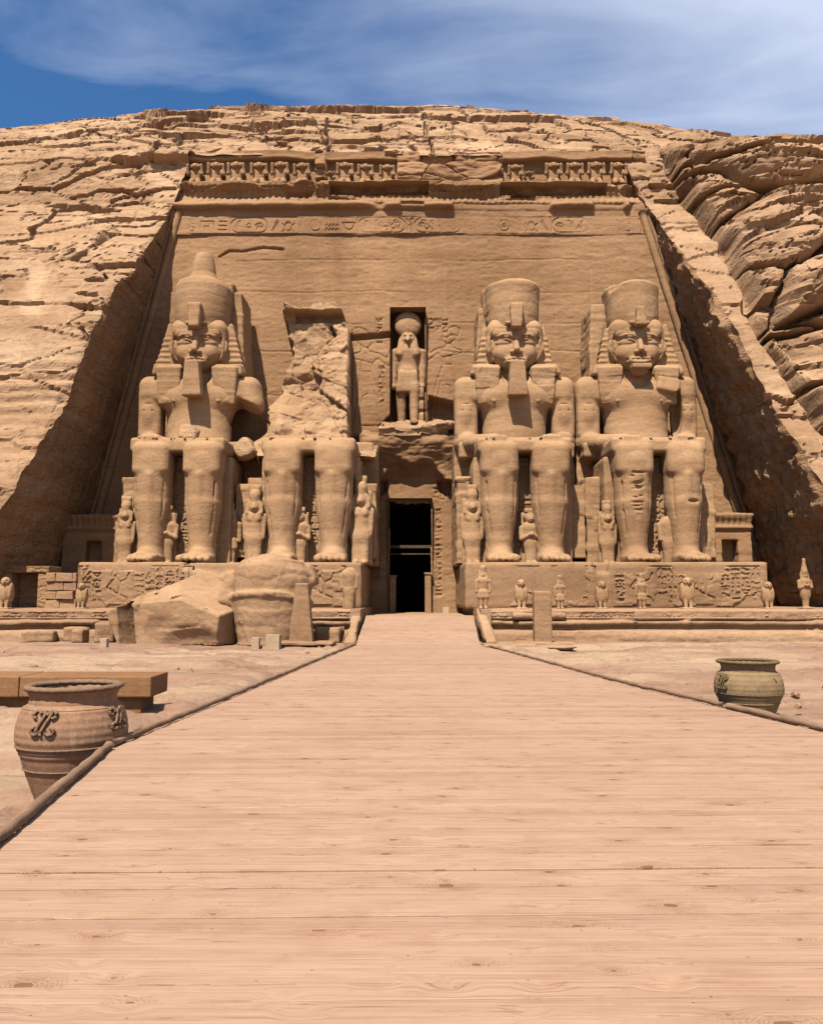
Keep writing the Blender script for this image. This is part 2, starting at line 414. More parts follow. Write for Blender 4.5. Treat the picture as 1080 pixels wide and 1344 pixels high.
def wood_mat():
    m, t, b = mat('dusty pine planks')
    g0 = N(t, 'ShaderNodeNewGeometry').outputs['Position']
    at = N(t, 'ShaderNodeAttribute', attribute_name='plank')   # per plank random
    sp = N(t, 'ShaderNodeSeparateXYZ'); lk(t, g0, sp.inputs[0])
    cb = N(t, 'ShaderNodeCombineXYZ')
    lk(t, mth(t, 'ADD', sp.outputs[0], mth(t, 'MULTIPLY', at.outputs['Fac'], 37.0)), cb.inputs[0])
    lk(t, sp.outputs[1], cb.inputs[1]); lk(t, mth(t, 'MULTIPLY', at.outputs['Fac'], 11.0), cb.inputs[2])
    P = cb.outputs[0]
    # knots: jittered voronoi points, stretched along the board
    vo = N(t, 'ShaderNodeTexVoronoi'); vo.feature = 'F1'; vo.voronoi_dimensions = '2D'; vo.inputs['Randomness'].default_value = 1.0
    wob = N(t, 'ShaderNodeTexNoise'); wob.inputs['Scale'].default_value = 9; wob.inputs['Detail'].default_value = 3; lk(t, P, wob.inputs['Vector'])
    pw = N(t, 'ShaderNodeVectorMath', operation='MULTIPLY_ADD'); lk(t, wob.outputs['Color'], pw.inputs[0]); pw.inputs[1].default_value = (.05, .05, .05); lk(t, P, pw.inputs[2])
    lk(t, mapr(t, pw.outputs[0], (2.0, 3.3, 1)), vo.inputs['Vector']); vo.inputs['Scale'].default_value = 1
    d = vo.outputs['Distance']
    near = mth(t, 'SUBTRACT', 1.0, mth(t, 'MULTIPLY', d, 3.6), True)
    # grain, bent round the knots
    cb2 = N(t, 'ShaderNodeCombineXYZ'); sp2 = N(t, 'ShaderNodeSeparateXYZ'); lk(t, P, sp2.inputs[0])
    lk(t, mth(t, 'MULTIPLY', sp2.outputs[0], .55), cb2.inputs[0])
    lk(t, mth(t, 'ADD', mth(t, 'MULTIPLY', sp2.outputs[1], 40.0), mth(t, 'MULTIPLY', near, 3.2)), cb2.inputs[1]); lk(t, sp2.outputs[2], cb2.inputs[2])
    gr = noise(t, cb2.outputs[0], 1.0, 8, .62, .25)
    cb3 = N(t, 'ShaderNodeCombineXYZ')
    lk(t, mth(t, 'MULTIPLY', sp2.outputs[0], 2.2), cb3.inputs[0]); lk(t, mth(t, 'ADD', mth(t, 'MULTIPLY', sp2.outputs[1], 150.0), mth(t, 'MULTIPLY', near, 6.0)), cb3.inputs[1])
    gf = noise(t, cb3.outputs[0], 1.0, 4, .6, .2)
    big = noise(t, mapr(t, g0, (.35, .55, 1)), 1.0, 5, .6, .3)
    dust = noise(t, mapr(t, g0, (2.4, 4.0, 1)), 1.0, 6, .65, .4)
    col = ramp(t, gr, [(.28, (.150, .090, .060)), (.38, (.224, .145, .101)), (.55, (.250, .166, .117)), (.75, (.278, .189, .134))])
    col = mixc_(t, .75, col, ramp(t, gf, [(.30, (.66, .60, .55)), (.47, (1, 1, 1)), (.72, (1.08, 1.08, 1.07))]), 'MULTIPLY')
    col = mixc_(t, .6, col, ramp(t, big, [(.35, (.90, .84, .82)), (.55, (1, 1, 1)), (.7, (1.06, 1.04, 1.0))]), 'MULTIPLY')
    col = mixc_(t, .5, col, ramp(t, dust, [(.33, (.85, .78, .74)), (.5, (1, 1, 1)), (.7, (1.07, 1.06, 1.04))]), 'MULTIPLY')
    pv = ramp(t, at.outputs['Fac'], [(0, (.90, .87, .86)), (.5, (1, 1, 1)), (1, (1.05, 1.04, 1.02))])
    col = mixc_(t, .8, col, pv, 'MULTIPLY')
    # which cells really carry a knot
    has = mth(t, 'GREATER_THAN', N_sep(t, vo.outputs['Color'], 0), .55)
    size = mth(t, 'ADD', mth(t, 'MULTIPLY', mth(t, 'POWER', N_sep(t, vo.outputs['Color'], 1), 2.0), .17), .045)
    dn = mth(t, 'ADD', d, mth(t, 'MULTIPLY', noise(t, P, 16, 4, .7), .05))
    halo = mth(t, 'SUBTRACT', 1.0, mth(t, 'DIVIDE', d, mth(t, 'MULTIPLY', size, 3.0)), True)
    core = mth(t, 'LESS_THAN', dn, mth(t, 'ADD', mth(t, 'MULTIPLY', size, .42), .022))
    wave = mth(t, 'POWER', mth(t, 'MULTIPLY', mth(t, 'ADD', mth(t, 'SINE', mth(t, 'MULTIPLY', dn, 150.0)), 1.0), .5), 2.0)
    brk = mth(t, 'GREATER_THAN', noise(t, mapr(t, P, (1, 1.8, 1)), 40, 4, .7), .47)
    col = mixc_(t, mth(t, 'MULTIPLY', mth(t, 'MULTIPLY', halo, has), .28), col, (.19, .095, .048))
    col = mixc_(t, mth(t, 'MULTIPLY', mth(t, 'MULTIPLY', mth(t, 'MULTIPLY', halo, wave), brk), mth(t, 'MULTIPLY', has, .75)), col, (.095, .055, .027))
    col = mixc_(t, mth(t, 'MULTIPLY', mth(t, 'MULTIPLY', core, has), .8), col, (.105, .05, .025))
    # short dark checks along the grain and small nail holes
    ck = noise(t, mapr(t, P, (3.0, 60, 1)), 1.0, 3, .5)
    ckm = noise(t, mapr(t, P, (.9, 3, 1)), 1.0, 2, .5)
    chk = mth(t, 'MULTIPLY', mth(t, 'GREATER_THAN', ck, .66), mth(t, 'GREATER_THAN', ckm, .52))
    col = mixc_(t, mth(t, 'MULTIPLY', chk, .55), col, (0.094, 0.050, 0.029))
    sc_ = noise(t, mapr(t, g0, (5, 11, 1)), 1.0, 7, .75, .8); scm = noise(t, mapr(t, g0, (.5, .8, 1)), 1.0, 3, .5)
    col = mixc_(t, mth(t, 'MULTIPLY', ramp(t, sc_, [(.56, (0, 0, 0)), (.66, (1, 1, 1))]), mth(t, 'MULTIPLY', scm, .62)), col, (0.137, 0.076, 0.045))
    v2 = N(t, 'ShaderNodeTexVoronoi'); v2.voronoi_dimensions = '2D'; lk(t, mapr(t, g0, (2.2, 2.6, 1)), v2.inputs['Vector']); v2.inputs['Scale'].default_value = 1
    col = mixc_(t, mth(t, 'MULTIPLY', mth(t, 'LESS_THAN', v2.outputs['Distance'], .014), .8), col, (.10, .055, .035))
    lk(t, col, b.inputs['Base Color']); b.inputs['Roughness'].default_value = .85
    bp = N(t, 'ShaderNodeBump'); bp.inputs['Strength'].default_value = .35; bp.inputs['Distance'].default_value = .01
    lk(t, mth(t, 'SUBTRACT', mth(t, 'ADD', gr, mth(t, 'MULTIPLY', gf, .5)), mth(t, 'MULTIPLY', chk, .6)), bp.inputs['Height']); lk(t, bp.outputs[0], b.inputs['Normal'])
    return m
M['wood'] = wood_mat()
def simple(name, c, var=.25, sc=8, bump=.4, rough=.85, stretch=(1, 1, 1), dark=None, spots=None):
    m, t, b = mat(name); c = tuple(x*.40 for x in c); spots = tuple(x*.40 for x in spots) if spots else None
    g = N(t, 'ShaderNodeNewGeometry').outputs['Position']
    a = noise(t, mapr(t, g, stretch), sc, 6, .65, .3); f_ = noise(t, g, sc*5, 5, .7)
    lo = tuple(x*(1-var) for x in c); hi = tuple(min(.9, x*(1+var)) for x in c)
    col = ramp(t, a, [(.3, dark or lo), (.5, c), (.72, hi)])
    col = mixc_(t, .6, col, ramp(t, f_, [(.3, (.78, .76, .74)), (.5, (1, 1, 1)), (.75, (1.12, 1.12, 1.1))]), 'MULTIPLY')
    if spots:
        s_ = noise(t, mapr(t, g, (1, 1, .35)), sc*2.4, 4, .7, .6)
        col = mixc_(t, ramp(t, s_, [(.56, (0, 0, 0)), (.63, (.8, .8, .8))]), col, spots)
    lk(t, col, b.inputs['Base Color']); b.inputs['Roughness'].default_value = rough
    bp = N(t, 'ShaderNodeBump'); bp.inputs['Strength'].default_value = bump; bp.inputs['Distance'].default_value = .02
    lk(t, mth(t, 'ADD', a, mth(t, 'MULTIPLY', f_, .5)), bp.inputs['Height']); lk(t, bp.outputs[0], b.inputs['Normal'])
    return m
M['clay'] = simple('brown terracotta', (.44, .25, .155), .22, 5, .35, .8)
M['clay_rim'] = simple('worn terracotta', (.36, .22, .14), .3, 30, .7, .85, spots=(.52, .38, .26))
M['clay_pale'] = simple('terracotta with pale scuffs', (.46, .262, .16), .2, 7, .4, .8, spots=(.55, .36, .24))
M['olive'] = simple('olive stained clay', (.40, .275, .150), .25, 5, .35, .8, spots=(.42, .30, .18))
M['olive_rim'] = simple('lichened olive clay', (.25, .18, .09), .35, 28, .7, .85, spots=(.48, .38, .22))
M['log'] = simple('weathered timber edging', (.40, .25, .16), .35, 6, .7, .85, (.8, .25, 1))
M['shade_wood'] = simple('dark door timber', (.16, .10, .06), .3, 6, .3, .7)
M['hall'] = simple('hall stone with painted shade', (.10, .065, .04), .2, 2, .3, .9)  # colour darkened to stand in for the shade deep inside the doorway

# ------------------------------------------------------------------ glyph strokes rasterised to height maps
def circ(cx, cy, r, n=14): return [(cx+r*math.cos(2*math.pi*i/n), cy+r*math.sin(2*math.pi*i/n)) for i in range(n+1)]
G = {
 'bird': [[(.12,.72),(.25,.92),(.42,.86),(.46,.66),(.72,.45),(.98,.12)], [(.25,.72),(.28,.42),(.5,.25),(.72,.45)], [(.46,.25),(.46,.02),(.62,.02)], [(.56,.27),(.56,.1)]],
 'reed': [[(.45,0),(.45,.92),(.62,1),(.66,.35),(.45,.3)]],
 'sun': [circ(.5,.5,.4), circ(.5,.5,.1,8)],
 'water': [[(0,.45),(.12,.6),(.25,.4),(.38,.6),(.5,.4),(.62,.6),(.75,.4),(.88,.6),(1,.45)], [(0,.15),(.12,.3),(.25,.1),(.38,.3),(.5,.1),(.62,.3),(.75,.1),(.88,.3),(1,.15)]],
 'ankh': [circ(.5,.76,.2,10), [(.5,.56),(.5,0)], [(.2,.5),(.8,.5)]],
 'seated': [circ(.4,.85,.12,8), [(.4,.72),(.3,.45),(.35,.1),(.8,.1),(.8,.35),(.5,.42),(.45,.7)], [(.45,.62),(.8,.62)]],
 'house': [[(.05,.1),(.05,.8),(.95,.8),(.95,.1)], [(.35,.1),(.35,.45),(.65,.45),(.65,.1)]],
 'snake': [[(0,.3),(.2,.45),(.4,.3),(.6,.45),(.85,.3),(.95,.7),(.8,.75)]],
 'owl': [[(.3,.95),(.6,.95),(.65,.7),(.8,.2),(.95,.05)], [(.3,.95),(.25,.6),(.4,.25),(.8,.2)], [(.45,.2),(.45,0)], [(.4,.8),(.5,.8)]],
 'arm': [[(0,.5),(.7,.5),(.95,.62)], [(0,.5),(0,.7),(.2,.65)], [(.7,.5),(.85,.38)]],
 'basket': [[(0,.7),(1,.7),(.8,.3),(.5,.2),(.2,.3),(0,.7)]],
 'flag': [[(.3,0),(.3,1),(.85,.88),(.3,.75)]],
 'feather': [[(.4,0),(.4,.6),(.5,.95),(.75,.9),(.6,.7),(.4,.6)]],
 'eye': [[(0,.5),(.3,.7),(.7,.7),(1,.5),(.7,.35),(.3,.35),(0,.5)], circ(.5,.52,.1,8), [(.3,.35),(.2,.1)]],
 'scarab': [circ(.5,.4,.28,10), [(.3,.65),(.5,.8),(.7,.65)], [(.22,.5),(.02,.65)], [(.78,.5),(.98,.65)], [(.25,.25),(.05,.05)], [(.75,.25),(.95,.05)]],
 'bars': [[(.1,.2),(.9,.2)], [(.1,.5),(.9,.5)], [(.1,.8),(.9,.8)]],
 'staff': [[(.4,0),(.45,.85),(.7,1),(.75,.85)], [(.15,0),(.2,.8)]],
 'loaf': [[(.2,.3),(.3,.6),(.5,.7),(.7,.6),(.8,.3),(.2,.3)]],
 'loop': [circ(.3,.6,.2,9), circ(.7,.6,.2,9), [(.3,.4),(.7,.2)], [(.7,.4),(.3,.2)]],
 'diag': [[(.1,.1),(.85,.9)], [(.3,.1),(.95,.75)], [(.1,.1),(.3,.1)]],
}
GK = list(G)
class Relief:
    def __init__(s, u, v): s.u = u; s.v = v; s.H = np.zeros((len(v), len(u)))
    def line(s, pts, w, d):
        for (x0, z0), (x1, z1) in zip(pts[:-1], pts[1:]):
            a0, a1 = np.searchsorted(s.u, [min(x0, x1)-w*1.6, max(x0, x1)+w*1.6]); b0, b1 = np.searchsorted(s.v, [min(z0, z1)-w*1.6, max(z0, z1)+w*1.6])
            if a1 <= a0 or b1 <= b0: continue
            X = s.u[None, a0:a1]; Z = s.v[b0:b1, None]; dx, dz = x1-x0, z1-z0; L = dx*dx+dz*dz + 1e-9
            t = np.clip(((X-x0)*dx+(Z-z0)*dz)/L, 0, 1); D = np.hypot(X-x0-t*dx, Z-z0-t*dz)
            h = d*sst(w*1.3, w*.55, D); s.H[b0:b1, a0:a1] = np.maximum(s.H[b0:b1, a0:a1], h)
    def glyph(s, k, x, z, ww, hh, w, d, mir=False):
        for pl in G[k]: s.line([(x + (1-a if mir else a)*ww, z + b*hh) for a, b in pl], w, d)
    def cartouche(s, x, z, ww, hh, w, d, horiz=True):
        r = min(ww, hh)*.45; pts = []
        for (cx_, cz_, a0) in ((x+ww-r, z+hh-r, 0), (x+r, z+hh-r, 90), (x+r, z+r, 180), (x+ww-r, z+r, 270)):
            for k in range(5): a = R(a0 + k*22.5); pts.append((cx_+r*math.cos(a), cz_+r*math.sin(a)))
        pts.append(pts[0]); s.line(pts, w*1.2, d)
        if horiz: s.line([(x-.06, z), (x-.06, z+hh)], w, d)
        else: s.line([(x, z-.05), (x+ww, z-.05)], w, d)
    def fill_rows(s, x0, x1, z0, z1, size, w, d, rng, vertical=False):
        if vertical:
            x = x0
            while x + size <= x1 + .01:
                z = z1
                while z - size*.6 >= z0:
                    hh = size*rng.choice([.35, .55, .8]); z -= hh
                    if z < z0: break
                    if rng.rand() < .55: s.glyph(GK[rng.randint(len(GK))], x+size*.1, z+hh*.08, size*.8, hh*.84, w, d, rng.rand() < .5)
                    else:
                        for q in (0, .48): s.glyph(GK[rng.randint(len(GK))], x+size*(.06+q), z+hh*.08, size*.4, hh*.84, w, d)
                s.line([(x-.02, z0), (x-.02, z1)], w*.7, d*.6); x += size
        else:
            x = x0
            while x < x1 - size*.3:
                ww = size*rng.choice([.35, .5, .7, .9])
                k = GK[rng.randint(len(GK))]
                if rng.rand() < .3:
                    s.glyph(k, x, z0+(z1-z0)*.52, ww, (z1-z0)*.44, w, d); s.glyph(GK[rng.randint(len(GK))], x, z0+.03, ww, (z1-z0)*.4, w, d)
                else: s.glyph(k, x, z0+.03, ww, (z1-z0)*.92, w, d, rng.rand() < .5)
                x += ww*1.15

# ------------------------------------------------------------------ shape of the recess and of the cliff
def WL(z): return 13.95 + .2*(26-np.minimum(z, 28.4))
def WR(z): return 13.75 + .25*(26-np.minimum(z, 28.4))
def FD(z): return 45.55 + .066*np.asarray(z)
PZ = np.array([-1, 0, 4, 6.5, 10.5, 15.5, 18, 25, 28.45, 30, 32.5, 35.2, 37.0, 38.3, 39.1, 39.6])
PD = np.array([32.2, 32.8, 35.0, 36.6, 39.0, 40.6, 42.1, 46.95, 47.45, 48.9, 51.0, 53.6, 56.2, 60.0, 66.0, 90.0])

def at(px, py, D):
    """point of the place seen at photo pixel (px, py), D metres from the camera's foot"""
    a = (px-540)/FOC; b = (672-py)/FOC
    s_ = D/(math.cos(PITCH)-b*math.sin(PITCH)); return a*s_, D, EYE+s_*(math.sin(PITCH)+b*math.cos(PITCH))
def on_cliff(px, py):
    best = None
    for D in np.arange(34, 66, .05):
        x, _, z = at(px, py, D); e = abs(float(np.interp(z, PZ, PD)) - D)
        if best is None or e < best[0]: best = (e, x, z)
    return best[1], best[2]
def groove(x, z, pts, w, d):
    """depth map of a crack following pts in (x, z)"""
    out = np.zeros_like(x)
    w = w*(.55+.45*fbm(x*.9, z*.9, 5.5, 2, 79)) if False else w
    wob = .26*fbm(x*1.3, z*1.3, 3.3, 3, 77)
    xx, zz = x + wob, z + .13*fbm(x*1.1, z*1.1, 9.1, 3, 78)
    for (x0, z0), (x1, z1) in zip(pts[:-1], pts[1:]):
        m = (xx > min(x0, x1)-w*2) & (xx < max(x0, x1)+w*2) & (zz > min(z0, z1)-w*2) & (zz < max(z0, z1)+w*2)
        if not m.any(): continue
        X = xx[m]; Z = zz[m]; dx, dz = x1-x0, z1-z0
        t = np.clip(((X-x0)*dx+(Z-z0)*dz)/(dx*dx+dz*dz+1e-9), 0, 1); D = np.hypot(X-x0-t*dx, Z-z0-t*dz)
        out[m] = np.maximum(out[m], d*sst(w, w*.4, D))
    return out
def blocks(x, z, L, wmin, wmax, seed, warp=.5):
    """bedded and jointed rock: a random step for each block, 0..1, and the distance from the bed joint"""
    zw = z + warp*fbm(x*.11, z*.16, 0, 3, seed) + .22*warp*fbm(x*.6, z*.7, 0, 3, seed+1)
    zl = zw/L + .9*vn(zw*.35, 0, 0, seed+2)
    li = np.floor(zl); f = zl-li
    xw = x + 1.3*fbm(x*.25, z*.5, 0, 3, seed+3) + .35*fbm(x*1.5, z*1.5, 0, 2, seed+4) + (zw*.35)
    wd = wmin + (wmax-wmin)*h3(li, li*0, li*0, seed+5)
    bi = np.floor(xw/wd + h3(li, li*0, li*0+1, seed+6)*7); bf = xw/wd + h3(li, li*0, li*0+1, seed+6)*7 - bi
    return h3(li, bi, li*0, seed+7), f, bf, wd

def worley(x, z, sx, sz, seed, jit=.9):
    """irregular cells: edge distance, cell random numbers, offset from the cell's centre (in cells)"""
    u, v = x/sx, z/sz; ui, vi = np.floor(u), np.floor(v)
    f1 = np.full(u.shape, 9.); f2 = np.full(u.shape, 9.); ii = np.zeros(u.shape); jj = np.zeros(u.shape); dx = np.zeros(u.shape); dz = np.zeros(u.shape)
    for a in (-1, 0, 1):
        for b in (-1, 0, 1):
            ci, cj = ui+a, vi+b
            px_ = ci+.5+jit*(h3(ci, cj, 0, seed)-.5); pz_ = cj+.5+jit*(h3(ci, cj, 1, seed)-.5)
            ex, ez = u-px_, v-pz_; dd = np.hypot(ex, ez)
            m = dd < f1
            f2 = np.where(m, f1, np.minimum(f2, dd)); f1 = np.where(m, dd, f1)
            ii = np.where(m, ci, ii); jj = np.where(m, cj, jj); dx = np.where(m, ex, dx); dz = np.where(m, ez, dz)
    return f2-f1, h3(ii, jj, 2, seed), h3(ii, jj, 3, seed), h3(ii, jj, 4, seed), dx, dz, f1

# ------------------------------------------------------------------ setting: the cliff
v_tot = np.concatenate([[0], np.cumsum(np.hypot(np.diff(PZ), np.diff(PD)))])
v_rows = np.concatenate([np.arange(0, np.interp(38.9, PZ, v_tot), .115), np.arange(np.interp(38.9, PZ, v_tot)+.1, v_tot[-1], .8)])
rz = np.interp(v_rows, v_tot, PZ); rd = np.interp(v_rows, v_tot, PD)
k_ = np.ones(25)/25
rdS = np.convolve(np.pad(rd, 12, mode='edge'), k_, 'valid'); top_m = rz > 27
rd = np.where(top_m, rdS, rd)
dz_ = np.gradient(rz); dd_ = np.gradient(rd); ln = np.hypot(dz_, dd_)
ny = -np.convolve(np.pad(dz_/ln, 12, mode='edge'), k_, 'valid'); nz = np.convolve(np.pad(dd_/ln, 12, mode='edge'), k_, 'valid')
tL = np.concatenate([np.arange(0, 19, .11), np.arange(19, 60, 1.0)])[::-1]
tC = np.arange(-1, 1.0001, .0075)
tR = np.concatenate([np.arange(0, 21, .105), np.arange(21, 62, 1.0)])
nL, nC, nR = len(tL), len(tC), len(tR)
Zr = rz[:, None]
XL = -(WL(Zr) + tL[None, :]); XR = WR(Zr) + tR[None, :]
XC = np.where(tC[None, 1:-1] < 0, tC[None, 1:-1]*WL(Zr), tC[None, 1:-1]*WR(Zr))
X = np.concatenate([XL, XC, XR], 1); Z = np.broadcast_to(Zr, X.shape).copy(); D = np.broadcast_to(rd[:, None], X.shape).copy()
chasm = [on_cliff(*p) for p in [(888, 222), (897, 240), (903, 262), (925, 290), (951, 318), (968, 350), (986, 385), (996, 420), (1012, 452), (1040, 490), (1078, 545), (1130, 620), (1180, 760)]]
cz = np.array([p[1] for p in chasm])[::-1]; cxx = np.array([p[0] for p in chasm])[::-1]
xch = np.interp(Z, cz, cxx) + .35*fbm(Z*.6, 1.5, 0, 3, 41)
xr = X - xch
nat = sst(-.1, .5, xr)*sst(31.5, 29.0, Z)
left = X < -WL(Z)
rough = np.clip(.27 + .95*sst(29.5, 33, Z) + .85*sst(-.02, .25, fbm(X*.13, Z*.16, 0, 3, 91)) + 0.9*nat, 0, 1.35)
strip = (X > 0)*sst(.1, -.3, xr)*sst(29, 27, Z)
rough = rough*(1-.62*strip)
d = .50*fbm(X*.09, Z*.12, 2.2, 3, 11)*(1-.7*strip) + .07*fbm(X*.5, Z*.9, 1.1, 4, 12)*(.4+rough)
b1, f1, g1, w1 = blocks(X, Z, 1.15, 2.5, 8, 21)
b2, f2, g2, w2 = blocks(X, Z, .42, 1.0, 3.5, 31, .8)
wX = X + 1.1*fbm(X*.2, Z*.3, 0, 4, 201); wZ = Z + .55*fbm(X*.25, Z*.35, 3, 4, 202) + .05*X*np.sin(Z*.2)
e1, r1, r2, r3, dx1, dz1, _ = worley(wX, wZ, 9.5, 1.9, 211)
e2, s1, s2, s3, dx2, dz2, _ = worley(wX*1.0+.3*wZ, wZ, 3.2, .7, 221)
big_ = sst(.25, .7, rough)
d += (.3+.7*big_)*(.50*(r1-.5) + .35*(r2-.5)*dx1 + .65*(r3-.65)*dz1)
d += .05*np.sin((Z+.5*fbm(X*.12, Z*.3, 0, 3, 261))*9)*sst(0, .3, fbm(X*.1, Z*.2, 5, 2, 262))
d -= (.25+.75*big_)*.6*sst(.05, 0, e1)*sst(.10, .28, np.abs(dz1))*sst(.40, .7, r2+.5*fbm(X*.3, Z*.3, 6, 2, 212))
patch_ = sst(.05, .35, fbm(X*.14, Z*.2, 8, 3, 222)+.25*sst(30, 34, Z))
d += rough*patch_*(.34*(s1-.5) + .25*(s2-.5)*dx2 + .4*(s3-.6)*dz2 - .26*sst(.07, 0, e2)*sst(.08, .22, np.abs(dz2))*sst(.45, .6, s2))
d += rough*.20*(np.where(b1 > .6, b1, .6)-.6)*2
d -= rough*.18*sst(.08, .0, f1)*sst(.55, .8, b1)
ridge = np.abs(fbm(X*.16, Z*.42, 5.5, 4, 61)); d -= .55*sst(.015, .0, ridge)*(.25+rough)
ridge2 = np.abs(fbm(X*.5+Z*.25, Z*.8, 8.5, 3, 62)); d -= .14*sst(.03, .0, ridge2)*sst(.1, .6, rough)
d += .04*fbm(X*2.2, Z*4.6, .3, 3, 13) + .04*rough*fbm(X*1.1, Z*2.4, 7.3, 3, 14)
# strip beside the recess: tool ridges running down it
xe = X - WR(Z)
d += strip*(.10*fbm(xe*1.6, Z*.22, 0, 3, 71) - .12*sst(.10, 0, np.abs(xe-1.9-.06*Z*.2))*sst(8, 12, Z))
# rounded natural outcrop beyond the chasm
zl_ = Z - .10*np.clip(xr, 0, 30) + 1.1*fbm(X*.13, Z*.13, 0, 3, 81)
lob = zl_/3.1 + .15; lf = lob-np.floor(lob); lid = h3(np.floor(lob), 1, 1, 5)
pil = np.sqrt(np.clip(1-(2*lf-1)**4, 0, 1))
wl_ = .8 + 1.6*lid
dB = (2.9*(1-np.exp(-np.clip(xr, 0, 99)/wl_))*(.45+.6*pil+.25*lid))*sst(32, 28.5, Z)
st_l = zl_/.62 + 1.2*vn(zl_*.4, X*.05, 0, 3); sf = st_l-np.floor(st_l); sid = h3(np.floor(st_l), np.floor(X*.16+3*h3(np.floor(st_l), 0, 0, 8)+.5*vn(X*.6, Z*.6, 0, 6)), 0, 9)
farm = .25+.75*sst(.4, 3.5, xr)
ew, q1, q2, q3, dxw, dzw, fw = worley(X+.9*fbm(X*.25, Z*.25, 0, 3, 231), Z-.22*np.clip(xr, 0, 40)+.7*fbm(X*.2, Z*.3, 2, 3, 232), 8.5, 4.6, 237)
pl_ = np.sqrt(np.clip(1-(1-np.clip(ew*1.5, 0, 1))**2.2, 0, 1))
dB = dB*.18 + sst(32, 28.5, Z)*(1-np.exp(-np.clip(xr, 0, 99)/1.3))*(2.4*pl_+1.1*(q1-.4) + .9*(q3-.6)*dzw)
dB -= nat*.8*sst(.06, 0, ew)
e3, t1, t2, t3, dx3, dz3, _ = worley(X+.5*fbm(X*.6, Z*.6, 0, 3, 241), Z+.3*fbm(X*.6, Z*.6, 4, 3, 242)-.2*xr, 3.0, .9, 247)
dB += nat*(.30*(t1-.5) + .35*(t3-.6)*dz3 - .22*sst(.06, 0, e3)*sst(.1, .25, np.abs(dz3))*(t2 > .5)) + nat*.30*fbm(X*.5, Z*.6, 6, 4, 248)
dB += nat*farm*.12*(.42*(sid-.5) + .22*np.sqrt(np.clip(1-(2*sf-1)**2, 0, 1)) + .35*fbm(X*.35, Z*.9, 2, 4, 84) + .10*fbm(X*1.6, Z*3.5, 2, 3, 85))
dB -= nat*1.5*sst(.12, 0, np.abs(lf-.02))*sst(.2, .7, lid+.4*fbm(X*.2, 3, 0, 2, 4))
hx, hz = on_cliff(1048, 462)
dB -= 2.2*np.exp(-((X-hx)/2.4)**2-((Z-hz+.15*(X-hx))/1.5)**2)*sst(0, .8, xr)
dB = np.where(xr > -.2, dB, 0)
d -= 1.1*sst(.55, .12, np.abs(xr+.1))*sst(30.5, 28.5, Z)*(Z > 2)
# a dark boulder face under the outcrop
for (pp, ww, dep) in [([(74, 275), (110, 272), (155, 278)], .34, 1.0), ([(74, 275), (65, 288), (42, 298), (39, 313), (6, 317)], .13, .5),
        ([(208, 180), (196, 200), (181, 213)], .26, .7), ([(181, 213), (134, 216), (104, 230), (75, 245)], .20, .55), ([(22, 243), (65, 245)], .14, .5),
        ([(92, 258), (116, 256), (131, 249), (160, 250), (178, 257)], .12, .45),  
        ([(119, 369), (137, 371)], .2, .6), ([(104, 390), (125, 391)], .12, .4),   ([(125, 168), (170, 167)], .14, .5),
        ([(555, 148), (559, 176), (571, 205), (575, 235)], .12, .6), ([(429, 150), (431, 200), (427, 240)], .10, .5), ([(575, 170), (640, 172), (690, 166)], .16, .5),
        ([(460, 205), (520, 200)], .1, .4), ([(245, 168), (300, 163)], .15, .5), ([(640, 205), (700, 208)], .1, .4), ([(855, 238), (900, 246)], .2, .7), ([(862, 262), (893, 266)], .16, .6),
        ([(750, 152), (800, 160), (850, 178)], .2, .6), ([(870, 190), (920, 212)], .3, .8), ([(940, 178), (1000, 190), (1050, 192)], .3, .8), ([(960, 215), (1040, 222)], .16, .5), ([(660, 218), (610, 226)], .1, .4),
        ([(870, 450), (1, 1)][:1]*2, .01, 0), ([(1030, 352), (1080, 340)], .2, .6), ([(1000, 300), (1055, 285), (1080, 282)], .2, .6),
        ([(985, 515), (1030, 528), (1055, 520)], .16, .6)]:
    q = [on_cliff(*p) for p in pp]; d -= groove(X, Z, q, ww, dep)
far = sst(34, 50, np.abs(X)); d = d*(1-.3*far) + far*1.5*fbm(X*.05, Z*.08, 3, 3, 15)
fall = np.where(X < 0, 1.75*(X/30)**2, 3.3*(X/29)**2)*sst(23, 36, Z)
fall = np.minimum(fall, 12)
jL = .13*fbm(Zr*1.4, 3.7, 0, 4, 17) + .08*(h3(np.floor(Zr*1.3), 5, 5)-.5); jR = .16*fbm(Zr*1.6, 8.7, 0, 4, 18)
edgeL = np.where(X < 0, np.exp(-np.maximum(-X-WL(Z), 0)/1.0), 0)*(Z < 28.4)*(X <= -WL(Z)+1e-6)
edgeR = np.where(X > 0, np.exp(-np.maximum(X-WR(Z), 0)/1.0), 0)*(Z < 28.4)*(X >= WR(Z)-1e-6)
PX = X - jL*edgeL*1.0 + jR*edgeR
rnd_e = (edgeL**6 + edgeR**6)*.14*(Z < 24.5)
CP = np.stack([PX, D + (d-rnd_e)*ny[:, None] - dB, Z + d*nz[:, None]*.8 - fall], -1)
nr, nc = X.shape
keep = np.ones((nr-1, nc-1), bool)
rtop = int(np.searchsorted(rz, 28.42))
keep[:rtop, nL-1:nL+nC-2] = False
cliff = grid_obj('cliff', CP, M['cliff'], keep=keep, smooth=False)
tag(cliff, 'pale layered sandstone cliff rising behind and around the temple', 'cliff', kind='structure')

